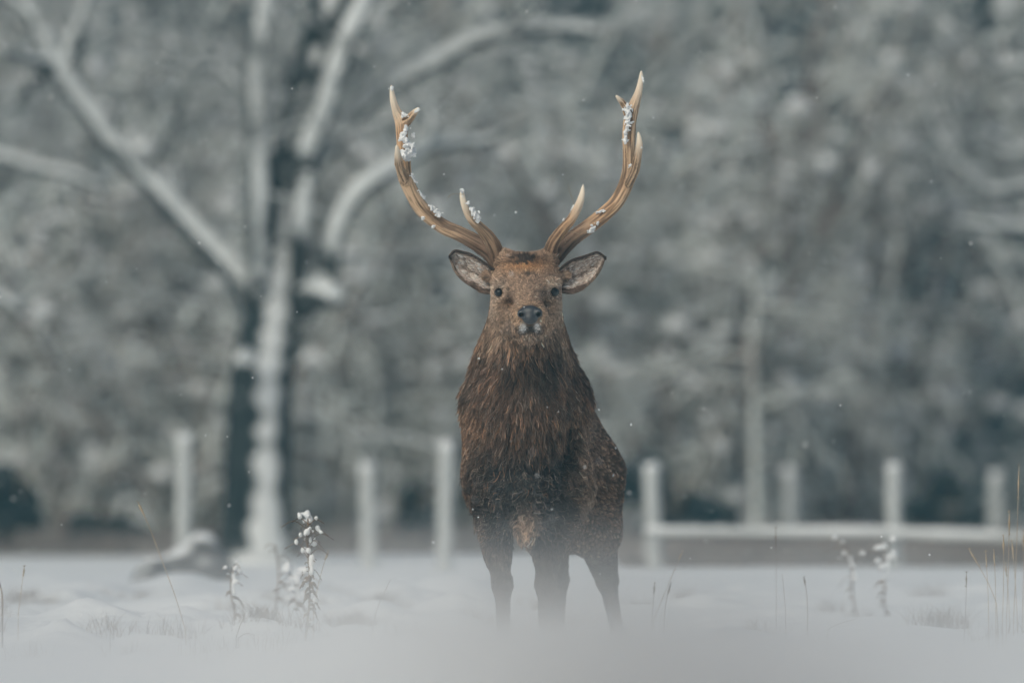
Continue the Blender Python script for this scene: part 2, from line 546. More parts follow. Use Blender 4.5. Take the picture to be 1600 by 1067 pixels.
# boughs of a tree past the left edge
ledge = empty('bare_tree', [(-130 - 800) * 64 / F, 64, gz(-3.3, 64) - .03],
              'leafless tree beside the left edge with one drooping snowy bough reaching in', 'tree')
tk = Tubes(); br = Tubes(); tw = Tubes()
b2 = 670 + (H - gz(-3.3, 64)) * F / 64 + 6
limb(tk, [(-130, b2, 80), (-128, 700, 66), (-135, 500, 58), (-125, 250, 50), (-130, 0, 36), (-120, -220, 20), (-125, -400, 8)], d=64, sides=12)
limb(br, [(-130, 260, 30), (-60, 238, 26), (0, 244, 24), (60, 262, 22), (110, 272, 18), (160, 292, 12)], d=64, tw=tw, twn=10)
limb(br, [(-130, 420, 26), (-50, 440, 24), (10, 470, 24), (30, 490, 14)], d=64, tw=tw, twn=8)
limb(br, [(-130, 120, 26), (-180, 60, 20), (-230, 0, 10)], d=64, tw=tw, twn=8)
tk.build('trunk', M['bark'], ledge)
br.build('branch', M['limb'], ledge)
tw.build('twigs', M['limb'], ledge)


# ------------------------------------------------------------------ fences
def post(px, top, wpx, d, label, bot=None, rails=()):
    x = (px - 800) * d / F
    g = gz(x, d) - .05
    o = empty('fence_post', (x, d, g), label, 'fence post', 'weathered posts of the field fence')
    ztop = P(px, top, d)[2]
    r = wpx * .40 * d / F
    n = 14
    zz = np.linspace(g, ztop - r * .3, n)
    lean = rng.normal(0, .022)
    pts = np.stack([x + lean * (zz - g) + rng.normal(0, .002, n), np.full(n, d), zz], 1)
    T = Tubes(); T.add(pts, r * (1 + .06 * fnoise(zz, zz * 0, scale=9, seed=px)), 14, .05)
    T.build('pole', M['post'], o)
    fld = Field((x + lean * (ztop - g) - 2 * r, d - 2 * r, ztop - 1.6 * r), (x + lean * (ztop - g) + 2 * r, d + 2 * r, ztop + 2 * r), r / 7)
    fld.ell((x + lean * (ztop - g), d, ztop), (r * 1.02, r * 1.02, r * .5), k=.01)
    fld.ell((x + lean * (ztop - g) + r * rng.uniform(-.4, .4), d, ztop + r * rng.uniform(.05, .35)), (r * .7, r * .7, r * .5), k=.02)
    V, Q = fld.mesh()
    V = V + .06 * r * fnoise(V[:, 0], V[:, 1], V[:, 2], scale=60)[:, None]
    mesh_obj('snow_cap', V, Q, M['clump_snow'], o)
    return o


post(286, 684, 30, 57, 'tallest snowy post, standing alone left of the big bare tree above the snow capped rock')
post(578, 730, 32, 59, 'short grey post between the big bare tree and the stag')
post(694, 698, 31, 56, 'tall pale post just beside the left flank of the stag')
post(1022, 730, 32, 57, 'end post where the low rail starts, close to the stag hindquarters')
post(1237, 738, 30, 65, 'dim far post seen above the middle of the low rail')
post(1397, 730, 30, 57, 'tall bright post carrying the low rail behind the snowy weeds')
post(1555, 742, 30, 66, 'faint far post near the right edge above the low rail')


def rail(rows, d, label, name='fence_rail', snow=True):
    s = smooth_path(rows, 6)
    pts = np.array([P(r[0], r[1], d) for r in s])
    o = empty(name, pts[0], label, 'fence rail')
    T = Tubes(); T.add(pts, s[:, 2] * .5 * d / F, 10, .06); T.build('pole', M['post'], o)
    if not snow: return
    # snow lying along the top
    n = 60
    k = np.linspace(0, len(pts) - 1, n)
    q = np.stack([np.interp(k, np.arange(len(pts)), pts[:, a]) for a in range(3)], 1)
    q[:, 2] += np.interp(k, np.arange(len(pts)), s[:, 2]) * .5 * d / F * .75
    T = Tubes(); T.add(q, .018 + .010 * fnoise(q[:, 0], q[:, 1] * 0, scale=6), 8, .1); T.build('snow_layer', M['clump_snow'], o)


rail([(1010, 834, 13), (1120, 832, 13), (1260, 834, 14), (1397, 834, 13)], 56.85, 'low snowy rail from the end post to the bright post right of the stag')
rail([(1397, 834, 13), (1480, 838, 14), (1600, 840, 13), (1760, 846, 14)], 56.75, 'low snowy rail running from the bright post out past the right edge')
rail([(540, 682, 9), (600, 680, 10), (650, 688, 10), (704, 704, 9)], 66, 'thin faint rail leaning down behind the tall pale post left of the stag', snow=False)

# young trunk far right-centre
yt = empty('young_tree', [(1180 - 800) * 67 / F, 67, gz(1.43, 67) - .03], 'slim pale young tree rising behind the low rail right of the stag', 'tree')
T = Tubes(); tw = Tubes()
limb(T, [(1180, 885, 20), (1180, 760, 17), (1178, 640, 14), (1174, 560, 14), (1180, 480, 9), (1175, 400, 5)], d=67)
for py in (640, 600, 560, 520, 480, 440):
    grow(tw, P(1177, py, 67), Vector((rng.choice([-1, 1]) * .9, rng.normal(0, .4), rng.uniform(.1, .6))), .7, .016, 3, .5, .5)
T.build('trunk', M['shrub'], yt); tw.build('crown', M['shrub'], yt)


# ------------------------------------------------------------------ snow capped rocks by the tall post
def rock(cx, cy, d, rx, rz, label, seed):
    c = P(cx, cy, d); c[2] = gz(c[0], d)
    f = Field(c - [rx * 1.5, rx * 1.5, rz * .6], c + [rx * 1.5, rx * 1.5, rz * 1.7], .02)
    f.ell(c + [0, 0, rz * .25], (rx, rx * .8, rz * .8), k=.05)
    f.ell(c + [rx * .15, 0, rz * .75], (rx * .45, rx * .45, rz * .55), k=.08)
    f.ell(c + [-rx * .5, -.05, rz * .15], (rx * .4, rx * .4, rz * .45), k=.08)
    V, Q = f.mesh()
    V = V + (.03 * fnoise(V[:, 0], V[:, 1], V[:, 2], scale=8, seed=seed))[:, None] * vert_normals(V, Q)
    o = mesh_obj('rock', V, Q, M['rock'], None, origin=tuple(c))
    tag(o, label, 'rock')


rock(305, 885, 52, .19, .17, 'larger snow capped rock at the foot of the tallest post', 1)
rock(236, 905, 51, .09, .09, 'small snow capped rock lying left of the larger one', 2)


# ------------------------------------------------------------------ wood behind: snowy shrubs
def shrub_meshes(seed, hgt, wid, stems=5):
    global rng
    keep = rng; rng = np.random.default_rng(seed)
    T = Tubes(); tw = Tubes()
    for i in range(stems):
        a = rng.uniform(0, 2 * math.pi)
        r0 = rng.uniform(0, .12)
        lean = rng.uniform(.05, .45)
        d = np.array([math.cos(a) * lean, math.sin(a) * lean, 1.0]); d /= np.linalg.norm(d)
        p = np.array([math.cos(a) * r0, math.sin(a) * r0, -.05])
        n = 9; L = hgt * rng.uniform(.6, 1.0)
        pts = [p]
        for k in range(n):
            d = d + rng.normal(0, .10, 3); d /= np.linalg.norm(d)
            pts.append(pts[-1] + d * L / n)
        pts = np.array(pts); rad = np.linspace(.045, .014, n + 1) * rng.uniform(.7, 1.2)
        T.add(pts, rad, 6, .1)
        for k in range(1, n + 1):
            for _ in range(2):
                a2 = rng.uniform(0, 2 * math.pi)
                nd = np.array([math.cos(a2), math.sin(a2), rng.uniform(-.1, .7)]); nd /= np.linalg.norm(nd)
                grow(tw, pts[k], nd, wid * rng.uniform(.25, .6), rad[k] * .8, 3, .6, rng.uniform(0, 1.6), minr=.012, kids=(1, 3))
    rng = keep
    return T, tw


SH = []
for s_, (hh, ww) in enumerate([(4.6, 1.1), (3.6, 1.3), (5.2, 1.0)]):
    T, tw = shrub_meshes(100 + s_, hh, ww)
    o = empty('snowy_tree', (0, 0, 0), 'x', 'tree', 'snow laden trees at the edge of the wood')
    t1 = T.build('trunk', M['shrub'], o)
    t2 = tw.build('crown', M['shrub'], o)
    # lumps of snow caught in the twigs
    r = np.random.default_rng(s_ + 50); TV = np.concatenate(tw.V); k = 260
    c = TV[r.choice(len(TV), k, replace=False)] + [0, 0, .02]
    th, ph = np.meshgrid(np.linspace(0, math.pi, 6)[1:-1], np.arange(7) * 2 * math.pi / 7, indexing='ij')
    sp = np.concatenate([np.stack([np.sin(th) * np.cos(ph), np.sin(th) * np.sin(ph), np.cos(th)], -1).reshape(-1, 3), [[0, 0, 1], [0, 0, -1]]])
    fq = [(a * 7 + b, (a + 1) * 7 + b, (a + 1) * 7 + (b + 1) % 7, a * 7 + (b + 1) % 7) for a in range(3) for b in range(7)]
    ft = [(28, b, (b + 1) % 7) for b in range(7)] + [(29, 21 + (b + 1) % 7, 21 + b) for b in range(7)]
    R_ = r.uniform(.018, .060, (k, 1)) * r.uniform(.6, 1.5, (k, 3)) * [1.3, 1.3, .7]
    V = (c[:, None, :] + sp[None] * R_[:, None, :] * r.uniform(.8, 1.2, (k, 30, 1))).reshape(-1, 3)
    i_ = np.arange(k)[:, None, None] * 30
    so = mesh_obj('caught_snow', V, [(i_ + np.array(fq)[None]).reshape(-1, 4), (i_ + np.array(ft)[None]).reshape(-1, 3)], M['clump_snow'], o)
    so['kind'] = 'stuff'
    SH.append([o, False])


def place(protos, k, x, y, rz, s, label, sz=None):
    o, used = protos[k]
    if used:
        c = o.copy(); COL.objects.link(c)
        for ch in o.children:
            cc = ch.copy(); COL.objects.link(cc); cc.parent = c
        o = c
    else:
        protos[k][1] = True
    o.location = (x, y, gz(x, y) - .04); o.rotation_euler = (0, 0, rz); o.scale = (s, s, sz or s)
    o['label'] = label
    return o


ORD = 'first second third fourth fifth sixth seventh eighth ninth tenth eleventh twelfth thirteenth fourteenth fifteenth sixteenth'.split()
spots = [(-420, 75, 0), (-190, 72, 1), (90, 70, 2), (240, 75, 0), (340, 69, 1), (520, 73, 2), (650, 77, 0), (760, 70, 1), (920, 74, 2), (1070, 69, 0),
         (1190, 75, 1), (1300, 70, 2), (1420, 76, 0), (1790, 72, 2), (2050, 76, 1)]
for i, (px, y, k) in enumerate(spots):
    place(SH, k, (px - 800) * y / F, y, i * 1.9, random.uniform(.85, 1.12),
          ORD[i] + ' from the left of the snow laden leafless trees along the wood edge')

# ------------------------------------------------------------------ conifers
def conifer(seed, hgt, wid):
    r = np.random.default_rng(seed)
    T = Tubes(); T.add([(0, 0, -.05), (0, 0, hgt * .5), (0, 0, hgt * .97)], [.11, .07, .015], 8)
    Vs, Qs, n = [], [], 0
    z = .25
    while z < hgt:
        f = 1 - z / hgt
        nb = int(9 + 6 * f)
        for b in range(nb):
            a = r.uniform(0, 2 * math.pi)
            L = wid * (f ** .8) * r.uniform(.65, 1.1) + .15
            dr = r.uniform(.15, .5)
            m = max(4, int(L / .16))
            for q in range(m):            # sprays of needles along the bough
                t = (q + r.uniform(0, 1)) / m
                c = np.array([math.cos(a) * L * t, math.sin(a) * L * t, z - dr * L * t * t + .1 * t])
                for _ in range(5):
                    a2 = a + r.normal(0, .8)
                    l2 = r.uniform(.10, .26) * (1.1 - .4 * t); w2 = r.uniform(.025, .06)
                    dv = np.array([math.cos(a2), math.sin(a2), r.uniform(-.5, .15)])
                    sd = np.array([-math.sin(a2), math.cos(a2), r.normal(0, .35)])
                    c2 = c + r.normal(0, .03, 3)
                    th = np.array([0, 0, w2 * .5])
                    Vs.append(np.array([c2, c2 + dv * l2 * .5 + sd * w2, c2 + dv * l2, c2 + dv * l2 * .5 - sd * w2, c2 + dv * l2 * .5 + th]))
                    Qs.append(np.array([(0, 1, 4), (1, 2, 4), (2, 3, 4), (3, 0, 4)]) + n); n += 5
        z += r.uniform(.12, .22) * (1.15 - .3 * f)
    return T, np.concatenate(Vs), np.concatenate(Qs)


CN = []
for s_, (hh, ww) in enumerate([(8.0, 1.7), (6.8, 1.5)]):
    T, V, Q = conifer(200 + s_, hh, ww)
    o = empty('conifer', (0, 0, 0), 'x', 'tree', 'dark conifers of the wood')
    T.build('trunk', M['bark'], o)
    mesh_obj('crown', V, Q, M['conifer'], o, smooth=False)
    CN.append([o, False])
xs_c = np.linspace(-6.5, 6.5, 14)
for i, x in enumerate(xs_c):
    place(CN, i % 2, x + random.uniform(-.25, .25), 88 + (i % 3) * 5 + random.uniform(-1, 1), i * 2.3, random.uniform(.9, 1.15),
          ORD[i] + ' from the left of the dark snowy conifers standing deeper in the wood')

# deep wood that reads as one mass behind
Vs, Qs, n = [], [], 0
o0 = CN[0][0]; cm = [c for c in o0.children if c.name.startswith('crown')][0].data
cv = np.empty(len(cm.vertices) * 3, np.float32); cm.vertices.foreach_get('co', cv); cv = cv.reshape(-1, 3)[: 4 * (len(cm.vertices) // 4)]
cf = np.empty(len(cm.polygons) * 3, np.int32); cm.polygons.foreach_get('vertices', cf); cf = cf.reshape(-1, 3)
cf = cf[cf.max(1) < len(cv)]
for i in range(22):
    x = -16 + i * 1.5 + random.uniform(-.4, .4); y = 106 + random.uniform(0, 12)
    a = i * 1.3; s_ = random.uniform(1.1, 1.35)
    R = np.array([[math.cos(a), -math.sin(a), 0], [math.sin(a), math.cos(a), 0], [0, 0, 1]])
    Vs.append(cv @ R.T * s_ + [x, y, gz(x, y) - .1]); Qs.append(cf + n); n += len(cv)
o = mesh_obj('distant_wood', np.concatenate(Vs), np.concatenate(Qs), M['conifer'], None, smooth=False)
tag(o, 'dense dark wood far behind everything', 'wood', None, 'stuff')

# low evergreen bushes
def bush(px, d, wpx, hpx, label, seed):
    r = np.random.default_rng(seed)
    x0 = (px - 800) * d / F; g = gz(x0, d); w_ = wpx * d / F; h_ = hpx * d / F
    o = empty('evergreen_bush', (x0, d, g - .03), label, 'bush', 'low dark evergreen bushes at the wood edge')
    T = Tubes()
    for _ in range(9):
        a = r.uniform(0, 6.28); T.add([(x0, d, g - .03), (x0 + math.cos(a) * w_ * .15, d + math.sin(a) * w_ * .15, g + h_ * .4), (x0 + math.cos(a) * w_ * .35, d + math.sin(a) * w_ * .3, g + h_ * .8)], [.014, .01, .004], 5)
    T.build('stem', M['stalk'], o)
    n = 7000
    u = r.normal(0, 1, (n, 3)); u /= np.linalg.norm(u, axis=1)[:, None]; u[:, 2] = np.abs(u[:, 2])
    rr = r.uniform(.35, 1, n) ** .5 * (1 + .25 * fnoise(u[:, 0], u[:, 1], u[:, 2], scale=2.5, seed=seed))
    lob = r.integers(0, 6, n); lx = r.uniform(-.42, .42, 6) * w_; lz = r.uniform(.05, .62, 6) * h_; ls = r.uniform(.28, .55, 6)
    lz[0] = 0; ls[0] = .7
    c = np.array([x0, d, g]) + u * (rr * ls[lob])[:, None] * [w_ * .6, w_ * .6, h_ * .75]; c[:, 0] += lx[lob]; c[:, 2] += lz[lob]
    a = r.normal(0, 1, (n, 3)); a /= np.linalg.norm(a, axis=1)[:, None]; b = np.cross(a, r.normal(0, 1, (n, 3))); b /= np.linalg.norm(b, axis=1)[:, None]
    V = np.stack([c - a * .045, c + b * .014, c + a * .045, c - b * .014], 1).reshape(-1, 3)
    mesh_obj('foliage', V, np.arange(n)[:, None] * 4 + np.arange(4)[None], M['bush'], o, smooth=False)


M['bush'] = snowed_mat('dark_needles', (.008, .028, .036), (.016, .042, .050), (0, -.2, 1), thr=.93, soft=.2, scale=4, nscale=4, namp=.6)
bush(15, 66, 130, 165, 'dark evergreen bush at the left edge of the view', 1)
bush(165, 67, 120, 90, 'low dark evergreen bush left of the tallest post', 2)
bush(1055, 64, 140, 165, 'dark evergreen bush just right of the end post', 3)
bush(640, 67, 90, 110, 'dark evergreen bush between the short grey post and the tall pale post', 4)
bush(1480, 68, 110, 120, 'dark evergreen bush right of the bright post behind the rail', 5)

# dry brush along the wood edge
def blades(n, fx, fy, hmin, hmax, width, lean=.35, segs=2):
    x = fx(n); y = fy(n); z = ground_z(x, y) - .01
    h_ = rng.uniform(hmin, hmax, n); a = rng.uniform(0, 2 * math.pi, n); l = rng.uniform(0, lean, n) * h_
    tip = np.stack([x + np.cos(a) * l, y + np.sin(a) * l, z + h_], 1)
    mid = np.stack([x + np.cos(a) * l * .3, y + np.sin(a) * l * .3, z + h_ * .55], 1)
    base = np.stack([x, y, z], 1)
    b = rng.uniform(0, math.pi, n)
    s = np.stack([np.cos(b), np.sin(b), b * 0], 1) * width; s2 = np.stack([-np.sin(b), np.cos(b), b * 0], 1) * width
    V = np.stack([base - s, base + s, base + s2, mid - s * .7, mid + s * .7, mid + s2 * .7, tip], 1).reshape(-1, 3)
    i = np.arange(n)[:, None] * 7
    Q = np.concatenate([i + np.array([0, 1, 4, 3]), i + np.array([1, 2, 5, 4]), i + np.array([2, 0, 3, 5])])
    T_ = np.concatenate([i + np.array([3, 4, 6]), i + np.array([4, 5, 6]), i + np.array([5, 3, 6])])
    return V, [Q, T_]


V, Q = blades(16000, lambda n: rng.uniform(-7, 7, n), lambda n: 64 + rng.exponential(3.0, n), .05, .20, .006, .8)
V2, Q2 = blades(11000, lambda n: .55 + rng.uniform(0, 5, n) ** 1.0, lambda n: 58 + rng.exponential(3.0, n), .05, .19, .006, .8)
Q = [np.concatenate([a, b + len(V)]) for a, b in zip(Q, Q2)]; V = np.concatenate([V, V2])
tag(mesh_obj('undergrowth', V, Q, M['brush'], None, smooth=False), 'dull brown undergrowth along the foot of the wood', 'undergrowth', None, 'stuff')
# ------------------------------------------------------------------ the stag
stag = empty('stag', (0.03, D + .5, gz(0, D)), 'brown stag with shaggy mane and snow dusted antlers standing in snow facing us', 'deer')


def Q3(px, py, dd):
    return P(px, py, D + dd)


def U(v):      # photo pixels at the stag to metres
    return v / F * D


f = Field(Q3(690, 385, -.5)[[0, 1, 2]] * [1, 1, 0] + [0, 0, -.03], [Q3(1010, 0, 0)[0], D + 1.65, Q3(0, 385, 0)[2] + .02], .0065)
e, c = f.ell, f.cone
# trunk of the body
e(Q3(880, 724, 1.12), (.152, .27, .205), .05)                 # hips
e(Q3(848, 732, .70), (.150, .44, .205), .06)                  # ribcage and belly
e(Q3(876, 640, .75), (.075, .5, .070), .10)                   # back line
e(Q3(818, 705, .32), (.150, .24, .205), .06)                  # chest
c(Q3(830, 600, .42), Q3(850, 640, .6), .13, .12, .10)         # withers
# shoulders and forelegs
e(Q3(762, 718, .24), (.070, .12, .150), .03)
e(Q3(882, 730, .25), (.076, .13, .15), .03)
c(Q3(769, 770, .26), Q3(779, 868, .30), .054, .036, .04)
c(Q3(776, 862, .30), Q3(785, 912, .29), .038, .026, .03)
e(Q3(785, 912, .285), (.029, .032, .036), .02)                # knee
c(Q3(785, 915, .29), Q3(787, 985, .31), .024, .019, .02)
e(Q3(787, 994, .30), (.024, .027, .024), .02)
c(Q3(787, 996, .30), (Q3(788, 0, .27)[0], D + .27, .05), .021, .022, .02)
c(Q3(874, 765, .26), Q3(856, 862, .30), .082, .044, .05)
c(Q3(857, 860, .30), Q3(853, 912, .29), .044, .028, .03)
e(Q3(853, 912, .285), (.030, .032, .036), .02)
c(Q3(853, 915, .29), Q3(852, 985, .31), .025, .020, .02)
e(Q3(852, 994, .30), (.024, .027, .024), .02)
c(Q3(852, 996, .30), (Q3(852, 0, .27)[0], D + .27, .05), .021, .022, .02)
# hind legs
c(Q3(918, 745, 1.10), Q3(930, 835, 1.02), .125, .078, .06)
c(Q3(930, 830, 1.02), Q3(948, 905, 1.34), .070, .036, .05)
e(Q3(949, 905, 1.36), (.030, .042, .040), .02)
c(Q3(949, 908, 1.35), Q3(964, 985, 1.25), .028, .021, .02)
e(Q3(965, 992, 1.24), (.025, .028, .025), .02)
c(Q3(965, 992, 1.24), (Q3(970, 0, 1.2)[0], D + 1.20, .05), .022, .023, .02)
c(Q3(845, 750, 1.12), Q3(856, 840, 1.02), .115, .070, .06)
c(Q3(856, 835, 1.02), Q3(872, 905, 1.34), .066, .034, .05)
e(Q3(872, 905, 1.36), (.030, .042, .040), .02)
c(Q3(872, 908, 1.35), Q3(872, 985, 1.25), .028, .021, .02)
e(Q3(872, 992, 1.24), (.025, .028, .025), .02)
c(Q3(872, 992, 1.24), (Q3(872, 0, 1.2)[0], D + 1.20, .05), .022, .023, .02)
# chest, brisket and belly tuft
e(Q3(818, 650, .13), (.135, .15, .160), .04)
e(Q3(818, 765, .17), (.095, .13, .115), .06)
c(Q3(820, 790, .10), Q3(822, 842, .13), .034, .018, .03)
c(Q3(872, 690, 1.40), Q3(874, 745, 1.45), .035, .02, .04)     # tail
# neck
c(Q3(822, 480, .12), Q3(817, 600, .26), .106, .152, .06)
c(Q3(820, 520, .05), Q3(816, 625, .11), .080, .118, .06)
e(Q3(770, 655, .25), (.080, .13, .13), .06)
e(Q3(868, 640, .28), (.080, .14, .13), .06)
# creases between mane and shoulders, and up between the forelegs
e(Q3(754, 665, .00), (.010, .11, .080), .04, sub=True)
e(Q3(889, 682, .08), (.014, .16, .070), .05, sub=True)
e(Q3(880, 712, .04), (.020, .10, .022), .04, sub=True)
e(Q3(813, 868, .20), (.012, .12, .025), .03, sub=True)
e(Q3(900, 858, .60), (.026, .30, .055), .05, sub=True)
# head
e(Q3(822, 439, .00), (.106, .125, .070), .03)
e(Q3(822, 455, -.06), (.104, .105, .070), .03)
c(Q3(823, 462, -.10), Q3(827, 490, -.27), .078, .049, .04)
e(Q3(827, 494, -.275), (.052, .060, .046), .02)
e(Q3(822, 487, -.05), (.106, .110, .075), .04)               # jaws
e(Q3(827, 520, -.245), (.034, .050, .020), .02)              # chin
e(Q3(812, 512, -.285), (.022, .030, .016), .012)             # lips
e(Q3(843, 512, -.285), (.022, .030, .016), .012)
e(Q3(783, 442, -.125), (.028, .034, .013), .012)              # brows
e(Q3(863, 441, -.125), (.028, .034, .013), .012)
e(Q3(781, 457, -.155), (.014, .022, .012), .012, sub=True)   # eye sockets
e(Q3(865, 456, -.155), (.014, .022, .012), .012, sub=True)
e(Q3(797, 474, -.19), (.018, .07, .022), .03, sub=True)      # hollows beside the muzzle
e(Q3(852, 473, -.19), (.018, .07, .022), .03, sub=True)
e(Q3(822, 413, .00), (.055, .075, .026), .03)
c(Q3(800, 414, .01), Q3(788, 404, .02), .034, .029, .03)     # pedicles
c(Q3(846, 412, .01), Q3(855, 404, .02), .034, .029, .03)
c(Q3(778, 432, .02), Q3(760, 430, .01), .022, .012, .02)     # ear roots
c(Q3(868, 432, .02), Q3(884, 430, .01), .022, .012, .02)
BV, BQ = f.mesh()
BV = relax(BV, BQ, 2, .5)
# drop stray islands: keep the piece holding the chest
BN = vert_normals(BV, BQ)
bvh = BVHTree.FromPolygons([tuple(v) for v in BV], [tuple(int(i) for i in q) for q in BQ])


def hit(px, py):
    o = Vector((0, 0, H)); t = Vector(P(px, py, D))
    r = bvh.ray_cast(o, (t - o).normalized())
    return np.array(r[0]) if r[0] is not None else Q3(px, py, 0)


def pxpy(V):
    return 800 + V[:, 0] / V[:, 1] * F, 670 - (V[:, 2] - H) / V[:, 1] * F


def gauss(px, py, cx, cy, sx, sy):
    return np.exp(-((px - cx) / sx) ** 2 - ((py - cy) / sy) ** 2)


EYES = [hit(781, 457), hit(865, 456)]
NOSE = hit(828, 492)


def lerp3(a, b, t):
    return a * (1 - t[:, None]) + np.array(b) * t[:, None]


def coat(V):
    """coat colour of the animal by place on the body, with shade painted into the face furrows"""
    px, py = pxpy(V); dd = V[:, 1] - D
    n = len(V)
    col = np.tile(np.array([.20, .125, .085]), (n, 1))                      # flanks
    front = 1 - sstep(.45, .62, dd)
    head = (1 - sstep(.10, .18, dd)) * (1 - sstep(520, 548, py))
    mane = sstep(510, 560, py) * (1 - sstep(660, 720, py)) * front
    col = lerp3(col, (.104, .064, .045), mane)
    shd = sstep(590, 640, py) * (1 - sstep(800, 840, py)) * front * (1 - np.exp(-((px - 818) / 62) ** 6))
    col = lerp3(col, (.20, .122, .080), shd)
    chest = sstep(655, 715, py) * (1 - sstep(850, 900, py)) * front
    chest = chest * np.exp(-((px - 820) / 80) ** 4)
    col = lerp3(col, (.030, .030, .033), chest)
    col = lerp3(col, (.27, .19, .14), sstep(885, 905, px) * sstep(630, 690, py) * (1 - sstep(820, 850, py)) * front * .8)
    legs = sstep(845, 890, py)
    col = lerp3(col, (.085, .062, .052), legs)
    col = lerp3(col, (.66, .44, .30), gauss(px, py, 820, 822, 9, 28) * (dd < .3))
    # head
    col = lerp3(col, (.35, .24, .168), head)
    col = lerp3(col, (.62, .31, .12), head * gauss(px, py, 822, 418, 30, 10) * .8)        # rusty crown
    col = lerp3(col, (.055, .038, .030), head * np.clip(1.3 * gauss(px, py, 820, 411, 22, 8) * (1 + .8 * fnoise(V[:, 0], V[:, 1], V[:, 2], scale=90, seed=3)), 0, 1))             # dark whorls
    col = lerp3(col, (.055, .038, .030), head * gauss(px, py, 826, 431, 7, 4))
    col = lerp3(col, (.135, .088, .062), head * (gauss(px, py, 797, 464, 7, 16) + gauss(px, py, 850, 464, 7, 16)) * .6)  # shade of the furrows beside the muzzle, painted into the coat
    col = lerp3(col, (.62, .49, .39), head * (gauss(px, py, 781, 446, 12, 5) + gauss(px, py, 865, 445, 12, 5)) * .8)
    col = lerp3(col, (.55, .42, .32), head * (gauss(px, py, 770, 480, 10, 16) + gauss(px, py, 876, 480, 9, 14)) * .7)
    for ex, ey_ in ((781, 456), (865, 455)):
        q = np.sqrt(((px - ex) / 1.15) ** 2 + (py - ey_) ** 2)
        col = lerp3(col, (.58, .44, .34), head * np.exp(-((q - 10.5) / 2.2) ** 2) * .6)
    mz = head * np.exp(-(((px - 828) / 24) ** 2 + ((py - 496) / 21) ** 2) ** 2)
    col = lerp3(col, (.66, .43, .27), mz * .9)
    lips = (dd < -.15)
    col = lerp3(col, (.040, .028, .024), lips * np.clip(np.exp(-(((px - 828) / 22) ** 4 + ((py - 514) / 8) ** 4)), 0, 1))
    col = lerp3(col, (.86, .84, .82), lips * np.clip(1.8 * (gauss(px, py, 817.3, 511.5, 4.2, 5.6) + gauss(px, py, 839.2, 510.5, 3.9, 5.6)), 0, 1))
    col = lerp3(col, (.44, .35, .28), lips * gauss(px, py, 828, 526, 8, 4) * .8)
    return np.clip(col, .01, .9)


M['hide'] = tint_mat('hide', .8, .15, bump=.4, bscale=120)
hide_cols = coat(BV) * .45  # skin tint darkened so gaps between the strands look shaded
body = mesh_obj('body', BV, BQ, M['hide'], stag, cols=hide_cols)
hoofm = noise_mat('hoof_horn', (.03, .028, .027), (.06, .055, .05), scale=30, rough=.5)
for hx, hd in ((788, .27), (852, .27), (970, 1.20), (872, 1.20)):
    x0 = Q3(hx, 0, hd)[0]; y0 = D + hd
    g0 = gz(x0, y0)
    for s in (-1, 1):
        ff = Field((x0 - .06, y0 - .1, g0 - .03), (x0 + .06, y0 + .08, g0 + .09), .005)
        ff.cone((x0 + s * .013, y0 + .01, .060), (x0 + s * .017, y0 - .03, .012), .017, .019, .01)
        ff.cone((x0 + s * .017, y0 - .03, .012), (x0 + s * .012, y0 - .062, .004), .018, .008, .01)
        V, Q = ff.mesh(); mesh_obj('hoof', V, Q, hoofm, stag)

# ---------------- fur
M['fur'] = None
m = bpy.data.materials.new('fur'); m.use_nodes = True; t_ = m.node_tree; t_.nodes.clear()
o_ = t_.nodes.new('ShaderNodeOutputMaterial'); hb = t_.nodes.new('ShaderNodeBsdfPrincipled')
at = t_.nodes.new('ShaderNodeAttribute'); at.attribute_name = 'tint'
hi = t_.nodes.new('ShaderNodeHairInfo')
mr = t_.nodes.new('ShaderNodeMapRange'); mr.inputs['To Min'].default_value = .38; mr.inputs['To Max'].default_value = 1.2  # roots darker than tips: shade between strands put into the colour
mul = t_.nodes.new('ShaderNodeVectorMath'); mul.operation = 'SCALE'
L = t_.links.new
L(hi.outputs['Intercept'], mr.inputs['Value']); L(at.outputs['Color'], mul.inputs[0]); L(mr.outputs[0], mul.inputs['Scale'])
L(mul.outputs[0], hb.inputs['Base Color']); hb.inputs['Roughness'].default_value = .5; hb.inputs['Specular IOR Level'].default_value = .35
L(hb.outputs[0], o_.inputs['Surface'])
M['fur'] = m


CSIG = .38
HSIG = .38


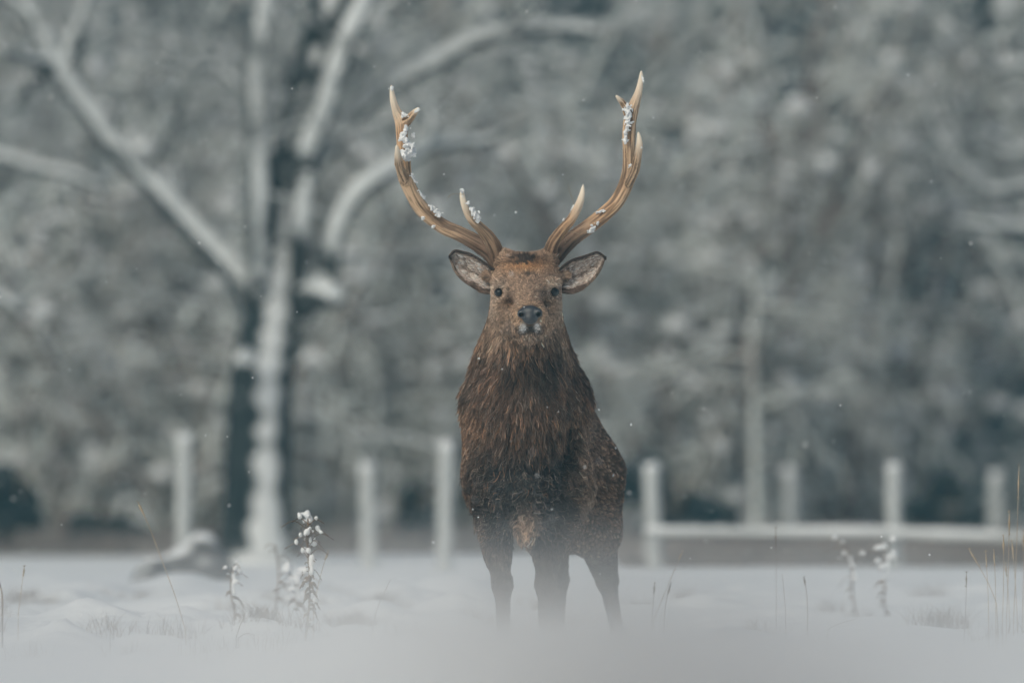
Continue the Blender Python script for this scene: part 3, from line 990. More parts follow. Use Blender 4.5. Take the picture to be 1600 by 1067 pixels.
def hairs(name, roots, normals, flow, length, lift, radius, cols, parent, clump=.5, nclump=800, wander=.35, droop=.15, K=6, curl=None, calm=None):
    """strands of fur: per-strand arrays, gathered into wet locks"""
    n = len(roots)
    kd = KDTree(nclump)
    ci = rng.choice(n, nclump, replace=False)
    for j, i in enumerate(ci): kd.insert(Vector(roots[i]), j)
    kd.balance()
    own = np.array([kd.find(Vector(p))[1] for p in roots])
    # lock-wide variations
    cw = rng.normal(0, 1, (nclump, 3)) * .8
    cl = rng.uniform(.7, 1.25, nclump); cb = rng.normal(0, CSIG, nclump)
    fl = flow + wander * cw[own] + rng.normal(0, .10, (n, 3))
    fl -= normals * np.sum(fl * normals, 1)[:, None]
    fl /= np.linalg.norm(fl, axis=1)[:, None] + 1e-9
    d0 = fl * np.cos(lift)[:, None] + normals * np.sin(lift)[:, None]
    Ln = length * cl[own] * rng.uniform(.75, 1.15, n)
    t = np.linspace(0, 1, K)
    down = np.array([0, 0, -1.0])
    pts = roots[:, None, :] + Ln[:, None, None] * (t[None, :, None] * d0[:, None, :] + (t ** 2)[None, :, None] * (droop * down[None, None, :] - .25 * np.sin(lift)[:, None, None] * normals[:, None, :]))
    if curl is not None:
        ph = rng.uniform(0, 6.28, nclump)[own] + rng.normal(0, .5, n); fr = rng.uniform(.7, 1.5, nclump)[own] * 6.28
        sv = np.cross(normals, fl)
        wv = np.sin(ph[:, None] + fr[:, None] * t[None, :]) - np.sin(ph)[:, None]
        pts += (curl * Ln)[:, None, None] * wv[:, :, None] * sv[:, None, :]
    tipc = pts[ci[own], :, :]                      # the lock's own strand
    wgt = (t ** 1.3)[None, :, None] * (clump if np.isscalar(clump) else clump[:, None, None])
    pts = pts * (1 - wgt) + tipc * wgt
    pts += rng.normal(0, 1, pts.shape) * (t[None, :, None]) * Ln[:, None, None] * .035
    hc = bpy.data.hair_curves.new(name)
    hc.add_curves([K] * n)
    loc = np.array(parent_loc(parent))
    hc.position_data.foreach_set('vector', (pts - loc).astype(np.float32).ravel())
    a = hc.attributes.get('radius') or hc.attributes.new('radius', 'FLOAT', 'POINT')
    r = radius[:, None] * (1 - .8 * t ** 1.5)[None, :]
    a.data.foreach_set('value', r.astype(np.float32).ravel())
    cc = np.ones((n, K, 4), np.float32)
    vs = 1.0 if calm is None else (1 - .15 * calm)
    cc[:, :, :3] = (cols * np.exp(cb[own] * vs)[:, None] * np.exp(rng.normal(0, HSIG, n) * vs)[:, None])[:, None, :]
    ca = hc.attributes.new('tint', 'FLOAT_COLOR', 'POINT')
    ca.data.foreach_set('color', np.clip(cc, 0, .95).ravel())
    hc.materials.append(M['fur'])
    o = bpy.data.objects.new(name, hc); COL.objects.link(o); o.parent = parent
    return o


def scatter(V, Q, N, n, weight):
    a, b, c_, d_ = V[Q[:, 0]], V[Q[:, 1]], V[Q[:, 2]], V[Q[:, 3]]
    ar = .5 * np.linalg.norm(np.cross(c_ - a, d_ - b), axis=1)
    cen = (a + b + c_ + d_) / 4
    w_ = ar * weight(cen, N[Q[:, 0]])
    i = rng.choice(len(Q), n, p=w_ / w_.sum())
    u, v = rng.uniform(0, 1, (2, n))
    u, v = u[:, None], v[:, None]
    p = (1 - u) * (1 - v) * a[i] + u * (1 - v) * b[i] + u * v * c_[i] + (1 - u) * v * d_[i]
    nn = (1 - u) * (1 - v) * N[Q[i, 0]] + u * (1 - v) * N[Q[i, 1]] + u * v * N[Q[i, 2]] + (1 - u) * v * N[Q[i, 3]]
    return p, nn / (np.linalg.norm(nn, axis=1)[:, None] + 1e-9)


def is_head(V):
    px, py = pxpy(V); dd = V[:, 1] - D
    return (1 - sstep(.06, .14, dd)) * (1 - sstep(500, 535, py + 0 * px))


def wt_body(cn, nn):
    px, py = pxpy(cn)
    vis = .25 + .75 * (nn[:, 1] < .35)
    hid = 1 - .8 * (cn[:, 1] - D > 1.0)
    ey = np.minimum(np.linalg.norm(cn - EYES[0], axis=1), np.linalg.norm(cn - EYES[1], axis=1))
    nz = ((px - 828) / 18) ** 2 + ((py - 492) / 16) ** 2
    ok = (ey > .0185) & ~((nz < 1) & (cn[:, 1] < D - .2)) & (cn[:, 2] > .09)
    hd = is_head(cn)
    return vis * hid * ok * (1 + 3.5 * hd)


def flow_body(p, nn):
    px, py = pxpy(p); dd = p[:, 1] - D
    hd = is_head(p)[:, None]
    nose = np.array([Q3(828, 505, 0)[0], D - .35, Q3(0, 480, 0)[2]])
    away = p - nose; away /= np.linalg.norm(away, axis=1)[:, None]
    away = away + np.array([0, .3, -.25 * 1])[None, :] * sstep(470, 520, py)[:, None]
    side = np.stack([(px - 818) / 90 * .35, dd * 0 + .15, -np.ones(len(p))], 1)
    ch = (sstep(665, 715, py) * (1 - sstep(830, 860, py)) * (1 - sstep(.3, .45, dd)))[:, None]
    sw = np.stack([np.sign(px - 818) * np.clip(np.abs(px - 818) / 25, 0, 1) * 1.0, dd * 0, -.75 - .35 * np.cos((py - 700) / 22)], 1)
    back = np.stack([dd * 0 + .05, dd * 0 + 1.0, dd * 0 - .45], 1)
    rear = sstep(.42, .62, dd)[:, None]
    fl = side * (1 - ch) + sw * ch
    fl = fl * (1 - rear) + back * rear
    leg = sstep(835, 870, py)[:, None]
    fl = fl * (1 - leg) + np.array([0, .2, -1.0]) * leg
    return fl * (1 - hd) + away * hd


def make_fur(n, seed):
    p, nn = scatter(BV, BQ, BN, n, wt_body)
    px, py = pxpy(p); dd = p[:, 1] - D
    hd = is_head(p)
    side_ = sstep(24, 44, np.abs(px - 825)) * 22
    mane = sstep(505, 560, py + side_) * (1 - sstep(690, 760, py)) * (1 - sstep(.40, .60, dd))
    chest = sstep(680, 730, py) * (1 - sstep(840, 870, py)) * (1 - sstep(.35, .5, dd))
    muz = np.exp(-(((px - 828) / 30) ** 2 + ((py - 497) / 26) ** 2) ** 2) * hd
    mane = mane * np.maximum(np.exp(-((px - 818) / 66) ** 6), 1 - sstep(580, 690, py))
    ln = .022 + .046 * mane + .022 * chest
    ln = ln * (1 - .55 * sstep(805, 860, py))
    ln = ln * (1 - hd) + .0185 * hd
    beard = np.exp(-((px - 826) / 34) ** 2) * sstep(517, 527, py) * (1 - sstep(548, 570, py)) * (1 - sstep(.0, .1, dd))
    ln = ln * (1 - beard) + .034 * beard
    crown = np.exp(-((px - 822) / 32) ** 2 - ((py - 408) / 12) ** 2) * hd
    ln = ln * (1 - crown) + .032 * crown
    ln = ln * (1 - .6 * muz)
    ln = ln * (1 - .35 * sstep(.45, .6, dd))
    ey = np.minimum(np.linalg.norm(p - EYES[0], axis=1), np.linalg.norm(p - EYES[1], axis=1))
    ln = ln * np.clip((ey - .008) / .035, .25, 1)
    lipz = np.exp(-(((px - 828) / 22) ** 4 + ((py - 514) / 10) ** 4)) * (dd < -.15)
    ln = ln * (1 - .84 * lipz)
    lift = np.radians(20 + 8 * mane + 8 * chest - 6 * hd + 14 * crown)
    col = coat(p)
    # rusty and ashy streaks in the mane
    k = rng.uniform(0, 1, n)
    lowc = np.clip(chest, 0, 1)
    rus = (k < .09 * (1 - .6 * lowc)) * (1 - hd) * (py < 860)
    col = lerp3(col, (.36, .18, .085), rus * .7)
    ash = (k > .90) * (1 - hd) * (py < 840)
    col = lerp3(col, (.36, .29, .23), ash * .7)
    # wet dark patches between the locks
    wet = sstep(.0, .4, fnoise(p[:, 0], p[:, 1], p[:, 2] * .45, scale=26, seed=9)) * (1 - hd) * np.clip(mane + chest, 0, 1)
    col = col * (1 - .62 * wet[:, None])
    rad = .00062 + .00028 * (1 - hd)
    cl = rng.uniform(.55, .97, n) * (1 - hd) + (.45 + .4 * crown) * hd
    return hairs('fur', p, nn, flow_body(p, nn), ln, lift, rad, col, stag, clump=cl, nclump=n // 8, wander=.30, droop=.10, curl=(.035 + .13 * chest) * (1 - .7 * hd), calm=hd)


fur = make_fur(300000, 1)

# ---------------- ears
earm = tint_mat('ear_skin', .8, .2, bump=.3, bscale=150)


def ear(top, bot, tip, d0, side):
    """top and bottom edge from the head outwards; cupped leaf of skin, open to the front"""
    tp = smooth_path([tuple(a) for a in top] + [tuple(tip)], 6); bt = smooth_path([tuple(a) for a in bot] + [tuple(tip)], 6)
    n = 26; m_ = 15
    def res(a):
        k = np.linspace(0, len(a) - 1, n)
        return np.stack([np.interp(k, np.arange(len(a)), a[:, i]) for i in range(2)], 1)
    tp, bt = res(tp), res(bt)
    V = np.zeros((n, m_, 3)); tint = np.zeros((n, m_, 3))
    for i in range(n):
        wdt = np.linalg.norm(tp[i] - bt[i]) / 500
        for j in range(m_):
            s = j / (m_ - 1)
            q = tp[i] * (1 - s) + bt[i] * s
            cup = math.sin(math.pi * s) * min(wdt, .06) * .75
            rim = .012 * (1 - s)
            u = i / (n - 1)
            V[i, j] = Q3(q[0], q[1], d0 + cup - rim + .02 * u)
            edge = min(s, 1 - s) * 2
            pale = np.array([.80, .66, .58]) if edge > .2 else np.array([.42, .32, .26])
            if s < .07 or u > .95: pale = np.array([.05, .04, .035])
            if s > .80 and u < .40: pale = np.array([.16, .11, .085])
            tint[i, j] = pale
    Vf = V.reshape(-1, 3); ii = np.arange(n - 1)[:, None] * m_ + np.arange(m_ - 1)[None, :]
    Q = np.stack([ii, ii + m_, ii + m_ + 1, ii + 1], -1).reshape(-1, 4)
    if side > 0: Q = Q[:, ::-1]
    N = vert_normals(Vf, Q)
    if N[:, 1].mean() > 0: Q = Q[:, ::-1]; N = -N
    back = Vf - N * .005
    nv = len(Vf)
    bd = list(range(m_ - 1)) + [k * m_ + m_ - 1 for k in range(n - 1)] + [(n - 1) * m_ + m_ - 1 - k for k in range(m_ - 1)] + [(n - 1 - k) * m_ for k in range(n - 1)]
    bd = np.array(bd); b2_ = np.roll(bd, -1)
    wall_ = np.stack([bd, b2_, b2_ + nv, bd + nv], 1)
    o = mesh_obj('ear', np.concatenate([Vf, back]), [np.concatenate([Q, Q[:, ::-1] + nv, wall_])], earm, stag,
                 cols=np.concatenate([tint.reshape(-1, 3), np.tile([.15, .1, .07], (nv, 1))]))
    # hair of the ear: pale inside, dark rim
    TV, k = tint.reshape(-1, 3), 9000
    a_ = rng.uniform(0, n - 1.001, k); b_ = rng.beta(.8, .8, k) * (m_ - 1.001)
    ia, ib = a_.astype(int), b_.astype(int); fa, fb = (a_ - ia)[:, None], (b_ - ib)[:, None]
    def bil(A): return A[ia, ib] * (1 - fa) * (1 - fb) + A[ia + 1, ib] * fa * (1 - fb) + A[ia, ib + 1] * (1 - fa) * fb + A[ia + 1, ib + 1] * fa * fb
    p = bil(V); nn = bil(N.reshape(n, m_, 3)); nn /= np.linalg.norm(nn, axis=1)[:, None]
    col = bil(tint)
    s_ = b_ / (m_ - 1); u_ = a_ / (n - 1)
    groove = np.exp(-((s_ - .55) / .07) ** 2) * (u_ > .15) * (u_ < .62)
    col = lerp3(col, (.16, .11, .085), groove * .7)
    out = (V[-1, 0] - V[0, 7]); out /= np.linalg.norm(out)
    fl = np.tile(out, (k, 1)) + np.stack([s_ * 0, s_ * 0, (.5 - s_) * 1.2], 1)
    ln = np.where((s_ < .08) | (s_ > .92), .006, .013)
    tuft = (s_ > .6) & (u_ < .4)
    ln = np.where(tuft, .022, ln)
    hairs('ear_hair', p, nn, fl, ln, np.radians(np.where(ln < .007, 10, 22.0)), np.full(k, .0007), col, o, clump=.4, nclump=500, wander=.3, droop=.05)
    # outer rim and back fur
    k = 4000
    a_ = rng.uniform(0, n - 1.001, k); sidej = rng.integers(0, 2, k); ia = a_.astype(int); fa = (a_ - ia)[:, None]
    jj = np.where(sidej == 0, 0, m_ - 1)
    p = V[ia, jj] * (1 - fa) + V[ia + 1, jj] * fa; nn = N.reshape(n, m_, 3)[ia, jj]
    col = np.where((sidej == 0)[:, None], np.array([.07, .05, .045]), np.array([.24, .18, .14])) * np.ones((k, 1))
    outw = np.stack([out[0] * np.ones(k), .5 * np.ones(k), np.where(sidej == 0, .5, -.5)], 1)
    hairs('ear_rim_hair', p + rng.normal(0, .001, (k, 3)), nn, outw, np.full(k, .008), np.radians(np.full(k, 10.0)), np.full(k, .0007), col, o, clump=.3, nclump=300, wander=.2, droop=.05)
    return o


ear([(772, 421), (757, 411), (745, 403), (734, 397), (722, 394), (711, 392)], [(768, 458), (754, 457), (742, 450), (731, 443), (720, 434), (711, 422)], (703, 400), .0, -1)
ear([(874, 422), (884, 413), (896, 406), (910, 402), (922, 398), (934, 395)], [(878, 456), (892, 458), (906, 453), (920, 443), (932, 430), (940, 415)], (944, 402), .0, 1)

# ---------------- eyes
eyem, nt_, b_ = new_mat('wet_eye')
b_.inputs['Base Color'].default_value = (.005, .006, .008, 1); b_.inputs['Roughness'].default_value = .10; b_.inputs['Specular IOR Level'].default_value = .45
lidm = noise_mat('eyelid_skin', (.02, .015, .013), (.05, .035, .03), scale=60, rough=.45)
foldm = noise_mat('lid_fold', (.30, .21, .155), (.48, .36, .28), scale=200, rough=.7)
for k, (ep, sx) in enumerate(zip(EYES, (-1, 1))):
    cc_ = ep + np.array([sx * .001, .0050, 0])
    ff = Field(cc_ - .025, cc_ + .025, .0016)
    ff.ell(cc_, (.0142, .0150, .0130), .002)
    V, Q = ff.mesh(); eo = mesh_obj('eye', V, Q, eyem, stag)
    # lids: an almond-shaped ring round the ball
    T = Tubes(); a = np.linspace(0, 2 * math.pi, 41)
    rx, rz = .0140, .0116
    ring = np.stack([cc_[0] + rx * np.cos(a) * (1 + .12 * (np.cos(a) * -sx > .8)), cc_[1] - .0065 + .006 * np.cos(a) * sx * 1.0 + .004 * np.abs(np.cos(a)), cc_[2] + rz * np.sin(a)], 1)
    T.add(ring, .0026 + .0014 * (np.sin(a) > 0) * np.sin(a), 8, .05)
    T.build('eyelid', lidm, eo)
    T = Tubes(); a = np.linspace(.15, math.pi - .15, 17)
    T.add(np.stack([cc_[0] + .0175 * np.cos(a), cc_[1] - .004 + .010 * np.cos(a) ** 2, cc_[2] + .0165 * np.sin(a) - .001], 1), .0030 * np.sin(a) ** .4, 8, .05)
    T.build('upper_lid_fold', foldm, eo)

# ---------------- nose
nosem, nt_, b_ = new_mat('wet_nose')
tc = node(nt_, 'ShaderNodeTexCoord'); vo = node(nt_, 'ShaderNodeTexVoronoi'); vo.inputs['Scale'].default_value = 330
bp = node(nt_, 'ShaderNodeBump'); bp.inputs['Strength'].default_value = .5; bp.inputs['Distance'].default_value = .0012
nt_.links.new(tc.outputs['Object'], vo.inputs['Vector']); nt_.links.new(vo.outputs['Distance'], bp.inputs['Height']); nt_.links.new(bp.outputs[0], b_.inputs['Normal'])
b_.inputs['Base Color'].default_value = (.034, .039, .046, 1); b_.inputs['Roughness'].default_value = .34; b_.inputs['Specular IOR Level'].default_value = .6
nd = NOSE[1] - D
ff = Field(Q3(800, 515, nd - .05), [Q3(856, 0, 0)[0], D + nd + .06, Q3(0, 465, nd)[2]], .0014)
ff.ell(Q3(828, 487, nd + .012), (.0325, .025, .0200), .006)
ff.ell(Q3(828, 497, nd + .010), (.0245, .026, .0195), .012)
ff.ell(Q3(815, 490, nd - .002), (.0135, .012, .0135), .008)
ff.ell(Q3(841, 489, nd - .002), (.0135, .012, .0135), .008)
ff.ell(Q3(814.5, 492, nd - .012), (.0075, .020, .0065), .003, sub=True)
ff.ell(Q3(841.5, 491, nd - .012), (.0075, .020, .0065), .003, sub=True)
ff.cone(Q3(810, 494, nd - .014), Q3(806, 488, nd), .0035, .0030, .002, sub=True)
ff.cone(Q3(846, 493, nd - .014), Q3(850, 487, nd), .0035, .0030, .002, sub=True)
ff.cone(Q3(828, 497, nd - .022), Q3(828, 509, nd - .012), .0018, .002, .003, sub=True)
V, Q = ff.mesh(); mesh_obj('nose', V, Q, nosem, stag)

# ---------------- antlers
antm = tint_mat('antler_horn', .62, .3, bump=.5, bscale=220)


def zz_(x, y, w_, d):      # from the enlarged study of the antlers
    return (580 + x / 3.234, 90 + y / 3.234, w_ / 3.234, d)


def down_(hi, lo, x):
    return 1 - sstep(lo, hi, x)


def antler(paths, base, flip):
    h_ = .0026
    allp = np.array([q for p in paths for q in p])
    lo = Q3(allp[:, 0].min() - 16, allp[:, 1].max() + 16, allp[:, 3].min() - .06)
    hi_ = Q3(allp[:, 0].max() + 16, allp[:, 1].min() - 10, allp[:, 3].max() + .06)
    ff = Field(np.minimum(lo, hi_), np.maximum(lo, hi_), h_)
    spines = []
    for pi, p in enumerate(paths):
        s = smooth_path(p, 5)
        pts = np.array([Q3(r[0], r[1], r[3]) for r in s]); rr = np.array([U(r[2]) * .5 for r in s]) * .98
        rr = np.maximum(rr, .0026)
        for i in range(len(pts) - 1):
            ff.cone(pts[i], pts[i + 1], rr[i], rr[i + 1], .006)
        L_ = np.concatenate([[0], np.cumsum(np.linalg.norm(np.diff(pts, axis=0), axis=1))])
        for i in range(len(pts)): spines.append((*pts[i], rr[i], L_[i], L_[-1], pi))
    V, Q = ff.mesh(); V = relax(V, Q, 1, .4)
    N = vert_normals(V, Q)
    S = np.array(spines)
    kd = KDTree(len(S))
    for i, s in enumerate(S): kd.insert(Vector(s[:3]), i)
    kd.balance()
    own = np.array([kd.find(Vector(v))[1] for v in V])
    nxt = np.clip(own + 1, 0, len(S) - 1); prv = np.clip(own - 1, 0, len(S) - 1)
    tg = S[nxt, :3] - S[prv, :3]; tg /= np.linalg.norm(tg, axis=1)[:, None] + 1e-9
    rel = V - S[own, :3]
    al = S[own, 4] + np.sum(rel * tg, 1)
    refa = np.cross(tg, [0, 1, 0]); refa /= np.linalg.norm(refa, axis=1)[:, None] + 1e-9
    refb = np.cross(tg, refa)
    ang = np.arctan2(np.sum(rel * refb, 1), np.sum(rel * refa, 1))
    rr = S[own, 3]
    ca, sa = np.cos(ang), np.sin(ang)
    # long gutters that wander along the beam, plus pearling near the base
    g1 = fnoise(ca * 3.2, sa * 3.2, al * 9, seed=1 + flip) ; g2 = fnoise(ca * 6.5, sa * 6.5, al * 16, seed=2 + flip)
    gut = sstep(.05, .5, -g1) * .7 + sstep(.05, .5, -g2) * .5
    tipf = sstep(.55, 1.0, al / S[own, 5]) * (S[own, 6] > 0) + (S[own, 6] == 0) * sstep(.80, 1.0, al / S[own, 5])
    rough = 1 - tipf
    prl = np.clip(fnoise(V[:, 0], V[:, 1], V[:, 2], scale=190, seed=4), 0, 1)
    V = V + N * ((-gut * .0036 * rough + prl * .0022 * rough * down_(.30, .05, al + 0 * rr) + .0009 * g2 * rough)[:, None]) * np.minimum(1, rr / .008)[:, None]
    basef = down_(.30, .08, al + (S[own, 6] == 1) * .10) * (S[own, 6] < 2)
    col = np.tile(np.array([.73, .51, .33]), (len(V), 1))
    col = lerp3(col, (.15, .092, .062), basef * .92)
    big = sstep(-.1, .6, fnoise(V[:, 0], V[:, 1], V[:, 2], scale=14, seed=6 + flip))
    col = lerp3(col, (.56, .31, .15), big * .5 * rough * (1 - basef))
    col = lerp3(col, (.055, .034, .025), np.clip(gut * 1.25, 0, 1) * (.78) * rough)
    fine = sstep(.2, .7, fnoise(ca * 9, sa * 9, al * 30, seed=8))
    col = lerp3(col, (.13, .075, .05), fine * .65 * rough)
    col = lerp3(col, (.88, .78, .64), tipf * .9)
    o = mesh_obj('antler', V, Q, antm, stag, cols=np.clip(col, .02, .9))
    # burr: beaded ring round the foot of the antler
    b0 = np.array(base[0]); b1 = np.array(base[1])
    p0, p1 = Q3(*b0[:3]), Q3(*b1[:3])
    ax = p1 - p0; ax /= np.linalg.norm(ax)
    u_ = np.cross(ax, [0, 1, 0]); u_ /= np.linalg.norm(u_); v_ = np.cross(ax, u_)
    fb_ = Field(p0 - .05, p0 + .05, .0024)
    R_ = base[2]
    for a in np.arange(0, 2 * math.pi, .27):
        q = p0 + R_ * (math.cos(a) * u_ + math.sin(a) * v_) + ax * rng.normal(0, .0015)
        fb_.ell(q, (rng.uniform(.0035, .006),) * 3, .004)
    Vb, Qb = fb_.mesh()
    mesh_obj('burr', Vb, Qb, antm, o, cols=np.tile([.34, .25, .18], (len(Vb), 1)) * (1 + .4 * fnoise(Vb[:, 0], Vb[:, 1], Vb[:, 2], scale=300))[:, None])
    return o, ff


LA = [
    [zz_(655, 1050, 84, .03), zz_(615, 1000, 84, .05), zz_(568, 960, 80, .075), zz_(517, 928, 74, .09), zz_(447, 891, 70, .11), zz_(368, 856, 70, .12), zz_(294, 803, 71, .12), zz_(240, 745, 70, .11), zz_(195, 662, 68, .09),
     zz_(168, 590, 70, .07), zz_(163, 520, 66, .06), zz_(158, 450, 58, .05), zz_(156, 380, 58, .045), zz_(150, 320, 58, .04), zz_(128, 272, 40, .035), zz_(110, 210, 28, .02), zz_(102, 145, 12, .01)],
    [zz_(650, 1030, 76, .03), zz_(610, 935, 66, .0), zz_(560, 870, 50, -.03), zz_(510, 820, 40, -.06), zz_(478, 765, 31, -.08), zz_(463, 715, 25, -.09), zz_(459, 678, 15, -.09)],
    [zz_(165, 330, 50, .04), zz_(190, 312, 34, .03), zz_(216, 282, 26, .02), zz_(241, 256, 8, .01)],
    [zz_(172, 620, 44, .06), zz_(146, 560, 40, .0), zz_(136, 505, 32, -.05), zz_(129, 446, 12, -.08)],
]
RA = [
    [zz_(893, 1045, 84, .03), zz_(935, 1000, 80, .05), zz_(978, 950, 78, .075), zz_(1025, 906, 74, .09), zz_(1090, 860, 72, .11), zz_(1165, 802, 72, .12), zz_(1232, 742, 72, .12), zz_(1275, 672, 72, .11), zz_(1300, 600, 70, .09),
     zz_(1303, 540, 58, .07), zz_(1303, 450, 60, .06), zz_(1304, 370, 62, .05), zz_(1312, 300, 60, .045), zz_(1328, 245, 50, .04), zz_(1350, 180, 34, .03), zz_(1363, 115, 22, .02), zz_(1365, 70, 6, .01)],
    [zz_(892, 1020, 74, .03), zz_(922, 935, 60, .0), zz_(970, 865, 50, -.03), zz_(1012, 815, 42, -.06), zz_(1045, 755, 36, -.08), zz_(1064, 700, 27, -.09), zz_(1071, 645, 6, -.09)],
    [zz_(1300, 290, 44, .04), zz_(1278, 240, 26, .03), zz_(1258, 215, 18, .02), zz_(1238, 194, 6, .01)],
    [zz_(1300, 640, 44, .06), zz_(1332, 570, 42, .0), zz_(1350, 480, 34, -.05), zz_(1356, 430, 26, -.07), zz_(1350, 378, 8, -.08)],
]
ant_l, fl_ = antler(LA, ((783, 410, .03), (772, 398, .05), .0255), 0)
ant_r, fr_ = antler(RA, ((857, 409, .03), (868, 397, .05), .0255), 20)


def snow_on(parent, spots, seed):
    """spots: px, py, depth, radius px -> lumps of clinging snow, each lump its own piece"""
    r = np.random.default_rng(seed)
    groups = [[spots[0]]]
    for s in spots[1:]:
        q = groups[-1][-1]
        if math.hypot(s[0] - q[0], s[1] - q[1]) < 15: groups[-1].append(s)
        else: groups.append([s])
    for k, g in enumerate(groups):
        a = np.array(g if len(g) > 1 else [g[0], (g[0][0] + 1.5, g[0][1] - 2.5, g[0][2], g[0][3] * .7)], float)
        c = np.array([Q3(q[0], q[1], q[2] - .008) for q in a])
        rad = np.array([U(q[3]) for q in a])
        ff = Field(c.min(0) - .03, c.max(0) + .03, .0019)
        for m_ in range(len(a) - 1):
            for t in np.linspace(0, 1, 7):
                p = c[m_] * (1 - t) + c[m_ + 1] * t; R_ = (rad[m_] * (1 - t) + rad[m_ + 1] * t)
                ff.ell(p, (R_ * .42, R_ * .42, R_ * .5), .003)
                for _ in range(3):
                    ff.ell(p + r.normal(0, .5, 3) * R_, tuple(R_ * r.uniform(.18, .5, 3)), .0025)
        V, Q = ff.mesh()
        V = V + vert_normals(V, Q) * (.0016 * fnoise(V[:, 0], V[:, 1], V[:, 2], scale=330, seed=seed + k))[:, None]
        mesh_obj('snow_clump', V, Q, M['clump_snow'], parent)


snow_on(ant_l, [(612, 139, .005, 4), (631, 181, .02, 5), (634, 197, .015, 5), (632, 210, .02, 6), (628, 216, .02, 5), (638, 225, .03, 8), (643, 233, .04, 7), (640, 242, .03, 8), (630, 240, .01, 8), (634, 246, .01, 6),
                (645, 213, .04, 4), (643, 272, .03, 3), (648, 284, .05, 4), (655, 298, .07, 3), (663, 310, .08, 3), (672, 322, .09, 4), (681, 330, .10, 5), (688, 336, .10, 4), (660, 342, .11, 3), (676, 355, .10, 3),
                (654, 171, .01, 3), (648, 176, .02, 3)], 1)
snow_on(ant_l, [(722, 300, -.10, 4), (736, 326, -.09, 4), (741, 333, -.085, 5), (746, 341, -.075, 5), (748, 346, -.07, 4), (731, 318, -.10, 3)], 2)
snow_on(ant_r, [(981, 166, .015, 5), (982, 174, .015, 6), (981, 183, .02, 6), (982, 192, .02, 5), (978, 206, .03, 4), (977, 217, .03, 4), (977, 224, .03, 3), (984, 260, .05, 2.5), (927, 356, .085, 5), (921, 363, .09, 4), (933, 350, .09, 3),
                (944, 329, .10, 3), (932, 332, .1, 2.5), (1003, 118, .02, 2.5), (1005, 128, .02, 2)], 3)
snow_on(ant_r, [(897, 322, -.07, 2.5), (893, 328, -.06, 2.5), (880, 345, -.04, 2)], 4)
# strands of grass caught on the tines
T = Tubes()
T.add(smooth_path([tuple(Q3(722, 304, -.10)), tuple(Q3(712, 303, -.11)), tuple(Q3(704, 305, -.12)), tuple(Q3(700, 309, -.12))], 4), .0007, 4)
T.build('caught_straw', M['pale_stalk'], ant_l)
T = Tubes()
T.add(smooth_path([tuple(Q3(894, 330, -.07)), tuple(Q3(896, 318, -.08)), tuple(Q3(892, 304, -.08)), tuple(Q3(888, 292, -.08))], 4), .0007, 4)
T.build('caught_straw', M['pale_stalk'], ant_r); T = Tubes()
T.add(smooth_path([tuple(Q3(884, 380, .05)), tuple(Q3(880, 368, .02)), tuple(Q3(890, 362, .02)), tuple(Q3(905, 366, .04))], 4), .0007, 4)
T.build('caught_straw', M['pale_stalk'], ant_r)
# flakes and crumbs of snow lying in the coat
spots = [(906, 607), (919, 630), (748, 560), (936, 640), (890, 606), (758, 612), (962, 700), (958, 742), (733, 640), (846, 702)]
T_ = []
cen = [hit(*s) for s in spots]
for s_ in cen:
    ff = Field(s_ - .012, s_ + .012, .0014)
    ff.ell(s_ + [0, -.006, 0], (.0022, .0022, .0022), .002)
    for _ in range(4): ff.ell(s_ + np.array([0, -.006, 0]) + rng.normal(0, .0014, 3), tuple(rng.uniform(.0012, .0024, 3)), .002)
    V, Q = ff.mesh(); mesh_obj('snow_crumb', V, Q, M['clump_snow'], stag)
